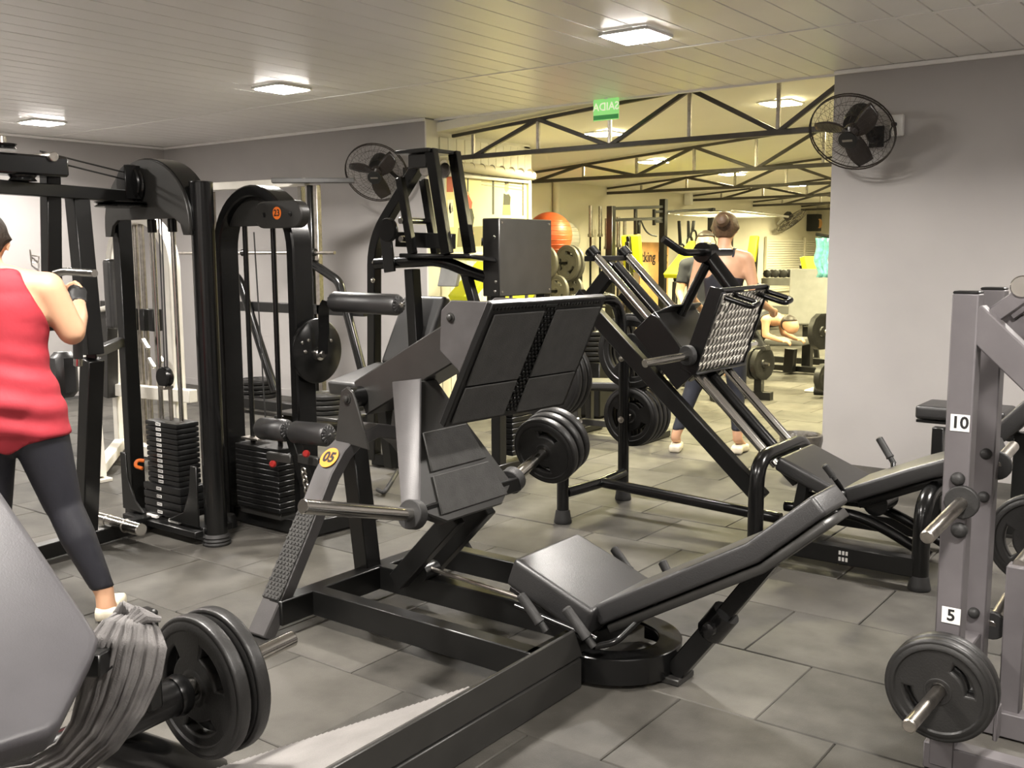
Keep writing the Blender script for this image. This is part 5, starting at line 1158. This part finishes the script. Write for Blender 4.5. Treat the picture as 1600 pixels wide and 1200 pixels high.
# barbell stand
bs = thing('barbell_stand', 'low black floor stand holding upright barbells by the cream wall', 'rack', (-7.55, 12.2, 0))
BOX(bs, 'base', 'black2', (-7.55, 12.38, .10), (.35, 1.25, .2), .01); BOX(bs, 'upper_plate', 'black2', (-7.55, 12.38, .75), (.30, 1.2, .03), .005)
for y in (11.85, 12.9): BEAM(bs, 'post', 'black2', (-7.55, y, .1), (-7.55, y, .75), .05)
for k, (a, b, X) in enumerate(((923, 321, -7.5), (938, 322, -7.6), (948, 341, -7.45), (956, 340, -7.6), (966, 339, -7.45), (976, 341, -7.6))):
    tpz = xp(a, b, X); t = thing('barbell', ('first', 'second', 'third', 'fourth', 'fifth', 'sixth')[k]+' upright barbell from the left in the stand by the cream wall', 'barbell', (tpz.x, tpz.y, .2), 'upright barbells in the stand')
    CYL(t, 'sleeve', 'steel', tpz, tpz-V((0, 0, .40)), .029, 12); CYL(t, 'collar', 'steel', tpz-V((0, 0, .39)), tpz-V((0, 0, .43)), .042, 12); TUBE(t, 'shaft', 'black', [tpz-V((0, 0, .42)), (tpz.x, tpz.y, .21)], .016, 0, 8)
# training cage
cg = thing('training_cage', 'black pull up cage with cream ladder bars by the hall wall', 'rack', (-6.95, 13.0, 0))
XG = -6.95
for a, b in ((955, 322), (1037, 311), (1112, 325), (1141, 331)): p = xp(a, b, XG); BEAM(cg, 'post', 'black2', (p.x, p.y, .02), p, .09)
def cb(a, b, c, d, m='black2', s=.04, X=XG): BEAM(cg, 'crossbar', m, xp(a, b, X), xp(c, d, X), s)
cb(955, 326, 1037, 323); cb(955, 344, 1037, 341); cb(993, 325, 993, 368); cb(1037, 331, 1112, 327); cb(1112, 331, 1190, 333); cb(1022, 331, 1037, 330); cb(1022, 346, 1037, 346); cb(1022, 327, 1022, 352)
for k in range(6):
    BEAM(cg, 'ladder_rung', 'whitepaint', xp(1045+16*k, 334+1.2*k, XG)+V((.0, 0, 0)), xp(1045+16*k, 334+1.2*k, XG)+V((1.0, .1, 0)), .022)
for dx in (0, 1.0): BEAM(cg, 'ladder_rail', 'whitepaint', xp(1040, 333, XG)+V((dx, .05, 0)), xp(1135, 341, XG)+V((dx, .05, 0)), .03)
cb(998, 344, 998, 365); 
TUBE(cg, 'hanging_rope', 'cable', [xp(1001, 344, XG), xp(1008, 360, XG), xp(1016, 367, XG), xp(1026, 369, XG)], .012, .1, 6)
for k, (a, b) in enumerate(((1063, 384), (1076, 372), (1082, 362))):
    t = thing('suspension_strap', ('left', 'middle', 'right')[k]+' black suspension strap hanging from the training cage', 'strap', xp(a, b, XG), 'suspension straps')
    BEAM(t, 'webbing', 'ink', xp(a-2+2*k, 345, XG), xp(a, b, XG), .05, .02)
    mb = MB(); c = xp(a, b+7, XG); mb.tube([c+V((.02, .09*math.cos(q_), .09*math.sin(q_))) for q_ in [2*math.pi*i/20 for i in range(21)]], .014, 6, False); mb.build('ring', 'black', t)
# printed plywood board
wb = thing('plywood_board', 'plywood board printed with black words leaning in the cage', 'sign', xp(1020, 440, -7.6)*1)
c = [xp(1001, 378, -7.6), xp(1045, 382, -7.6), xp(1045, 446, -7.6), xp(1001, 446, -7.6)]
PRISM(wb, 'board', 'wood', [V((-7.6, p.y, p.z)) for p in (V((0, c[0].y, 1.66)), V((0, c[1].y, 1.66)), V((0, c[1].y, .0)), V((0, c[0].y, .0)))], (-.02, 0, 0), .003)
tc_ = xp(1023, 402, -7.596); text(wb, 'words', 'tking 1  g', 'ink', tc_, (0, 1, 0), (0, 0, 1), .22, .002, .003)
# lime pads of the far stations
def far_pad(p0, p1, label, w=.3, m='yellow', dirw=(1, 0, 0)): return lime_bench(p0, p1, dirw, label, w)
far_pad(xp(992, 424, -6.6), xp(988, 367, -6.6), 'upright lime bench pad before the plywood board', .26)
far_pad(xp(1052, 428, -6.2), xp(1092, 376, -6.2), 'steep lime bench between the cage and the two standing people', .3)
far_pad(xp(1172, 408, -6.4), xp(1178, 368, -6.4), 'lime bench pad showing right of the black-topped person', .14)
far_pad(PY(1280, 470, 13.4), PY(1264, 400, 13.4), 'lime bench behind the pale grey seat by the right wall', .35, dirw=(0, 1, 0))
# far wall panels and rail of dumbbells
bp_ = thing('slat_panel', 'cream slatted wall panel on the far hall wall below the fan', 'wall panel', (XH+.03, 19.6, 1.4))
ya, yb = PX(1196, 400, XH+.03).y, PX(1290, 400, XH+.03).y
yb = min(yb, YE-.1)
for k in range(22):
    z_ = .72+.048*k; BOX(bp_, 'slat', 'clad', (XH+.02, (ya+yb)/2, z_), (.03, yb-ya, .042), .004)
for y in (ya, PX(1256, 400, XH+.03).y): BOX(bp_, 'frame_post', 'hallwall', (XH+.04, y, 1.25), (.05, .05, 1.12), .004)
fs = thing('dumbbell_rack', 'grey two level dumbbell rack behind the black-topped person', 'rack', PY(1225, 450, 15.5)*1)
r0, r1 = PY(1196, 440, 15.5), PY(1262, 440, 15.5)
for dz in (0, -.45): BEAM(fs, 'shelf', 'hallvinyl', r0+V((0, 0, dz)), r1+V((0, 0, dz)), .35, .12)
for p in (r0, r1): BEAM(fs, 'leg', 'black2', p, V((p.x, p.y, .02)), .08)
for k in range(5):
    p = r0.lerp(r1, (k+.5)/5)+V((0, 0, .13)); t = thing('dumbbell', ('first', 'second', 'third', 'fourth', 'fifth')[k]+' dumbbell from the left on the far dumbbell rack', 'dumbbell', p, 'dumbbells on the far rack')
    CYL(t, 'handle', 'steel', p-V((0, .12, 0)), p+V((0, .12, 0)), .016, 8)
    for s in (-1, 1): LATHE(t, 'head', 'rubber', p+V((0, s*.06, 0)), (0, s, 0), [(0, .05), (.01, .065), (.07, .065), (.08, .05)], 8)
sp = PX(1272, 348, XH+.12); t = thing('loudspeaker', 'black loudspeaker with copper cone high on the far hall wall', 'loudspeaker', sp)
BOX(t, 'cabinet', 'ink', sp, (.24, .26, .36), .01); LATHE(t, 'cone', 'wood', sp+V((.12, -.02, -.02)), (1, -.2, 0), [(0, .10), (.012, .10), (.0, .07), (-.03, .03)], 20)
LATHE(t, 'tweeter', 'ink', sp+V((.12, 0, .12)), (1, 0, 0), [(0, .035), (.008, .03)], 12)
# far fan: same kind, seen edge on
c = PX(1237, 345, XH+.35); t = thing('wall_fan', 'far wall fan seen almost edge on above the slatted panel', 'fan', c, 'wall fans'); nd = V((.45, -.45, -.77)).normalized(); nd = (_R*.5+_D*.80-_f*.25).normalized()
mb = MB(); N_ = nd.orthogonal().normalized(); B2 = nd.cross(N_)
for r in (.33, .26, .18, .10):
    for h in (.05, -.05): mb.tube([c+nd*h*(1.3-r*2.5)+(N_*math.cos(q_)+B2*math.sin(q_))*r for q_ in [2*math.pi*i/28 for i in range(29)]], .005, 5, False)
for k in range(16): 
    q_ = 2*math.pi*k/16; dd = N_*math.cos(q_)+B2*math.sin(q_); mb.tube([c+dd*.33, c+dd*.2+nd*.06, c+nd*.07], .003, 4, False)
mb.build('guard', 'clearfan', t)['kind'] = 'stuff'
for k in range(3):
    q_ = 2*math.pi*k/3; dd = N_*math.cos(q_)+B2*math.sin(q_); ee = nd.cross(dd); MB().prism([c+dd*.05-ee*.04, c+dd*.28-ee*.10, c+dd*.30+ee*.06, c+dd*.05+ee*.04], nd*.01).build('blade', 'clearfan', t)
LATHE(t, 'motor', 'ink', c-nd*.06, -nd, [(0, .09), (.10, .09), (.14, .05)], 16); TUBE(t, 'wall_arm', 'white', [c-nd*.18, V((XH+.02, c.y+.1, c.z-.05))], .025)
# pale grey seat machine, hex dumbbells, towel
gs = thing('seat_machine', 'machine with tall pale grey padded backrest and seat near the right wall edge', 'gym machine', (-4.5, 12.0, 0))
a, b = PY(1266, 420, 12.2), PY(1262, 508, 12.0)
PAD(gs, 'back_pad', 'hallvinyl', (a+b)/2, (a-b)/2, (.24, .06, 0), (0, -.09, 0), .03)
s0_, s1_ = PY(1203, 534, 11.7), PY(1262, 534, 11.9)
PAD(gs, 'seat_pad', 'hallvinyl', (s0_+s1_)/2+V((0, 0, .05)), (s1_-s0_)/2, (0, .20, 0), (0, 0, .09), .03)
BEAM(gs, 'post', 'black2', PY(1236, 545, 11.9), PY(1233, 575, 11.9)-V((0, 0, .05)), .12); BEAM(gs, 'post', 'black2', PY(1263, 510, 12.2), V((PY(1263, 510, 12.2).x, 12.2, .05)), .11)
BEAM(gs, 'floor_beam', 'black2', PZ(1196, 560, .08), PZ(1300, 566, .08), .12, .08); BEAM(gs, 'floor_beam', 'black2', PZ(1196, 572, .06), PZ(1300, 580, .06), .10, .07)
GH = 'faceted plates beside the pale seat'
for k, (a, b, Y, r, lb_) in enumerate(((1191, 568, 9.6, .17, 'faceted black plate on the bar end low behind the tread plate sled'), (1180, 568, 9.6, .17, 'inner faceted plate behind the outer one on the low bar end'), (1282, 518, 10.6, .20, 'faceted plate half hidden by the right wall edge, upper'), (1288, 590, 9.6, .14, 'faceted plate half hidden by the right wall edge, lower'))):
    p = PY(a, b, Y) if k != 1 else PY(1191, 568, 9.6)-V((1, -.25, 0)).normalized()*.085
    o = LATHE(None, 'weight_plate', 'plate', p, (1, -.25, 0), [(-.035, r*.86), (-.03, r), (.03, r), (.035, r*.86), (.026, r*.7), (.026, r*.3), (.04, r*.26), (.04, .03)], 12)
    tag(o, lb_, 'weight plate', GH)
hb_ = thing('hip_bench', 'black bench frame with weight bar behind the tread plate sled', 'bench', (-4.6, 9.6, 0))
p = PY(1186, 568, 9.6); TUBE(hb_, 'bar', 'steel', [p+V((-1.2, .3, 0)), p+V((.12, -.03, 0))], .016, 0, 8); BEAM(hb_, 'leg', 'black2', p+V((-.02, .06, -.02)), V((p.x-.02, p.y+.06, .03)), .08); BEAM(hb_, 'floor_beam', 'black2', V((p.x-.3, p.y+.06, .04)), V((p.x+.12, p.y+.06, .04)), .09)
BEAM(hb_, 'leg', 'black2', p+V((-1.0, .31, -.02)), V((p.x-1.0, p.y+.31, .03)), .08)
BEAM(hb_, 'arm_rest', 'dgrey', PY(1165, 552, 9.6), PY(1200, 543, 9.6), .12, .05)
st_ = thing('dumbbell_stand', 'black upright stand at the right wall edge holding faceted plates and a towel', 'rack', (-3.5, 10.3, 0))
q1, q2, q3 = PY(1288, 518, 10.6), PY(1294, 590, 9.6), PY(1290, 400, 10.9)
BEAM(st_, 'post', 'black2', V((q1.x+.2, 10.7, .02)), V((q1.x+.2, 10.7, 1.62)), .08); TUBE(st_, 'pin', 'steel', [q1+V((-.08, 0, 0)), V((q1.x+.2, 10.7, q1.z))], .02); TUBE(st_, 'towel_rail', 'black', [V((q1.x+.2, 10.7, 1.62)), PY(1276, 366, 10.8)], .02)
BEAM(st_, 'post', 'black2', V((q2.x+.35, 9.7, .02)), V((q2.x+.35, 9.7, .3)), .08); TUBE(st_, 'pin', 'steel', [q2+V((-.1, 0, 0)), V((q2.x+.35, 9.7, q2.z))], .02); BEAM(st_, 'floor_beam', 'black2', V((q2.x+.35, 9.7, .04)), V((q1.x+.2, 10.7, .04)), .08)
g = []
for i in range(10):
    row = []
    for j in range(10):
        p = PY(1274+2.6*j+.6*i*math.sin(i), 372+6.8*i, 10.8); row.append(p+V((0, .03*math.sin(j*1.7+i*.3), 0)))
    g.append(row)
tw = MB().ring(g, False, True, False).build('towel', 'cyan', None, ang=180); md = tw.modifiers.new('t', 'SOLIDIFY'); md.thickness = .012; tag(tw, 'cyan and white towel hanging at the right wall edge in the hall', 'towel')
mt_ = PZ(1275, 612, .0); tag(BOX(None, 'exercise_mat', 'white', mt_+V((.12, .1, .012)), (.45, .35, .02), .006), 'white mat on the hall floor at the right wall edge', 'mat')
cyp = PZ(1272, 606, .10); tag(CYL(None, 'foam_roller', 'ink', cyp+V((0, 0, -.02)), cyp+V((.4, .1, -.02)), .055), 'short black foam roller lying on the white mat', 'roller')
# mid bench in the opening
mbn = thing('flat_bench', 'flat bench with pale lit top in the opening behind the big press plate', 'bench', (-4.2, 6.95, 0))
PAD(mbn, 'seat_pad', 'vinyl', (-4.20, 6.98, .47), (.48, 0, .03), (0, .16, 0), (0, 0, .06), .02)
BEAM(mbn, 'frame_rail', 'black2', (-4.65, 6.98, .385), (-3.75, 6.98, .42), .06, .05)
for x in (-4.50, -3.85):
    for y in (6.88, 7.08): BEAM(mbn, 'leg', 'dgrey', (x, y, .40), (x, y, .02), .055)
    BEAM(mbn, 'foot_beam', 'black2', (x, 6.75, .03), (x, 7.25, .03), .06, .05)
BEAM(mbn, 'floor_rail', 'dgrey', (-4.50, 6.98, .10), (-3.85, 6.98, .10), .05)
# plate pile on a post behind
pz_ = thing('plate_post', 'black post carrying a flat pile of plates behind the leg press uprights', 'plate rack', (PY(928, 560, 7.8).x, 7.8, 0))
xq = PY(928, 560, 7.8).x
BEAM(pz_, 'post', 'black2', (xq, 7.8, .02), (xq, 7.8, 1.05), .06); BOX(pz_, 'base', 'black2', (xq, 7.8, .27), (.34, .34, .5), .01)
for i in range(6): plate((xq, 7.8, .545+.046*i), .165, .042, ('bottom', 'second', 'third', 'fourth', 'fifth', 'top')[i]+' plate of the flat pile on the post behind the leg press uprights', 'plates piled on the post', 3, (math.pi/2, 0, 0))
# speaker on the hall wall and small lamp bracket by the truss
for k, (a, b) in enumerate(((1076, 310),)):
    p = PX(a, b, XH+.1); BOX(tag(thing('wall_spotlight', 'small white box light on the cream hall wall under the fourth truss', 'light', p), None, None), 'housing', 'white', p, (.12, .10, .22), .01)
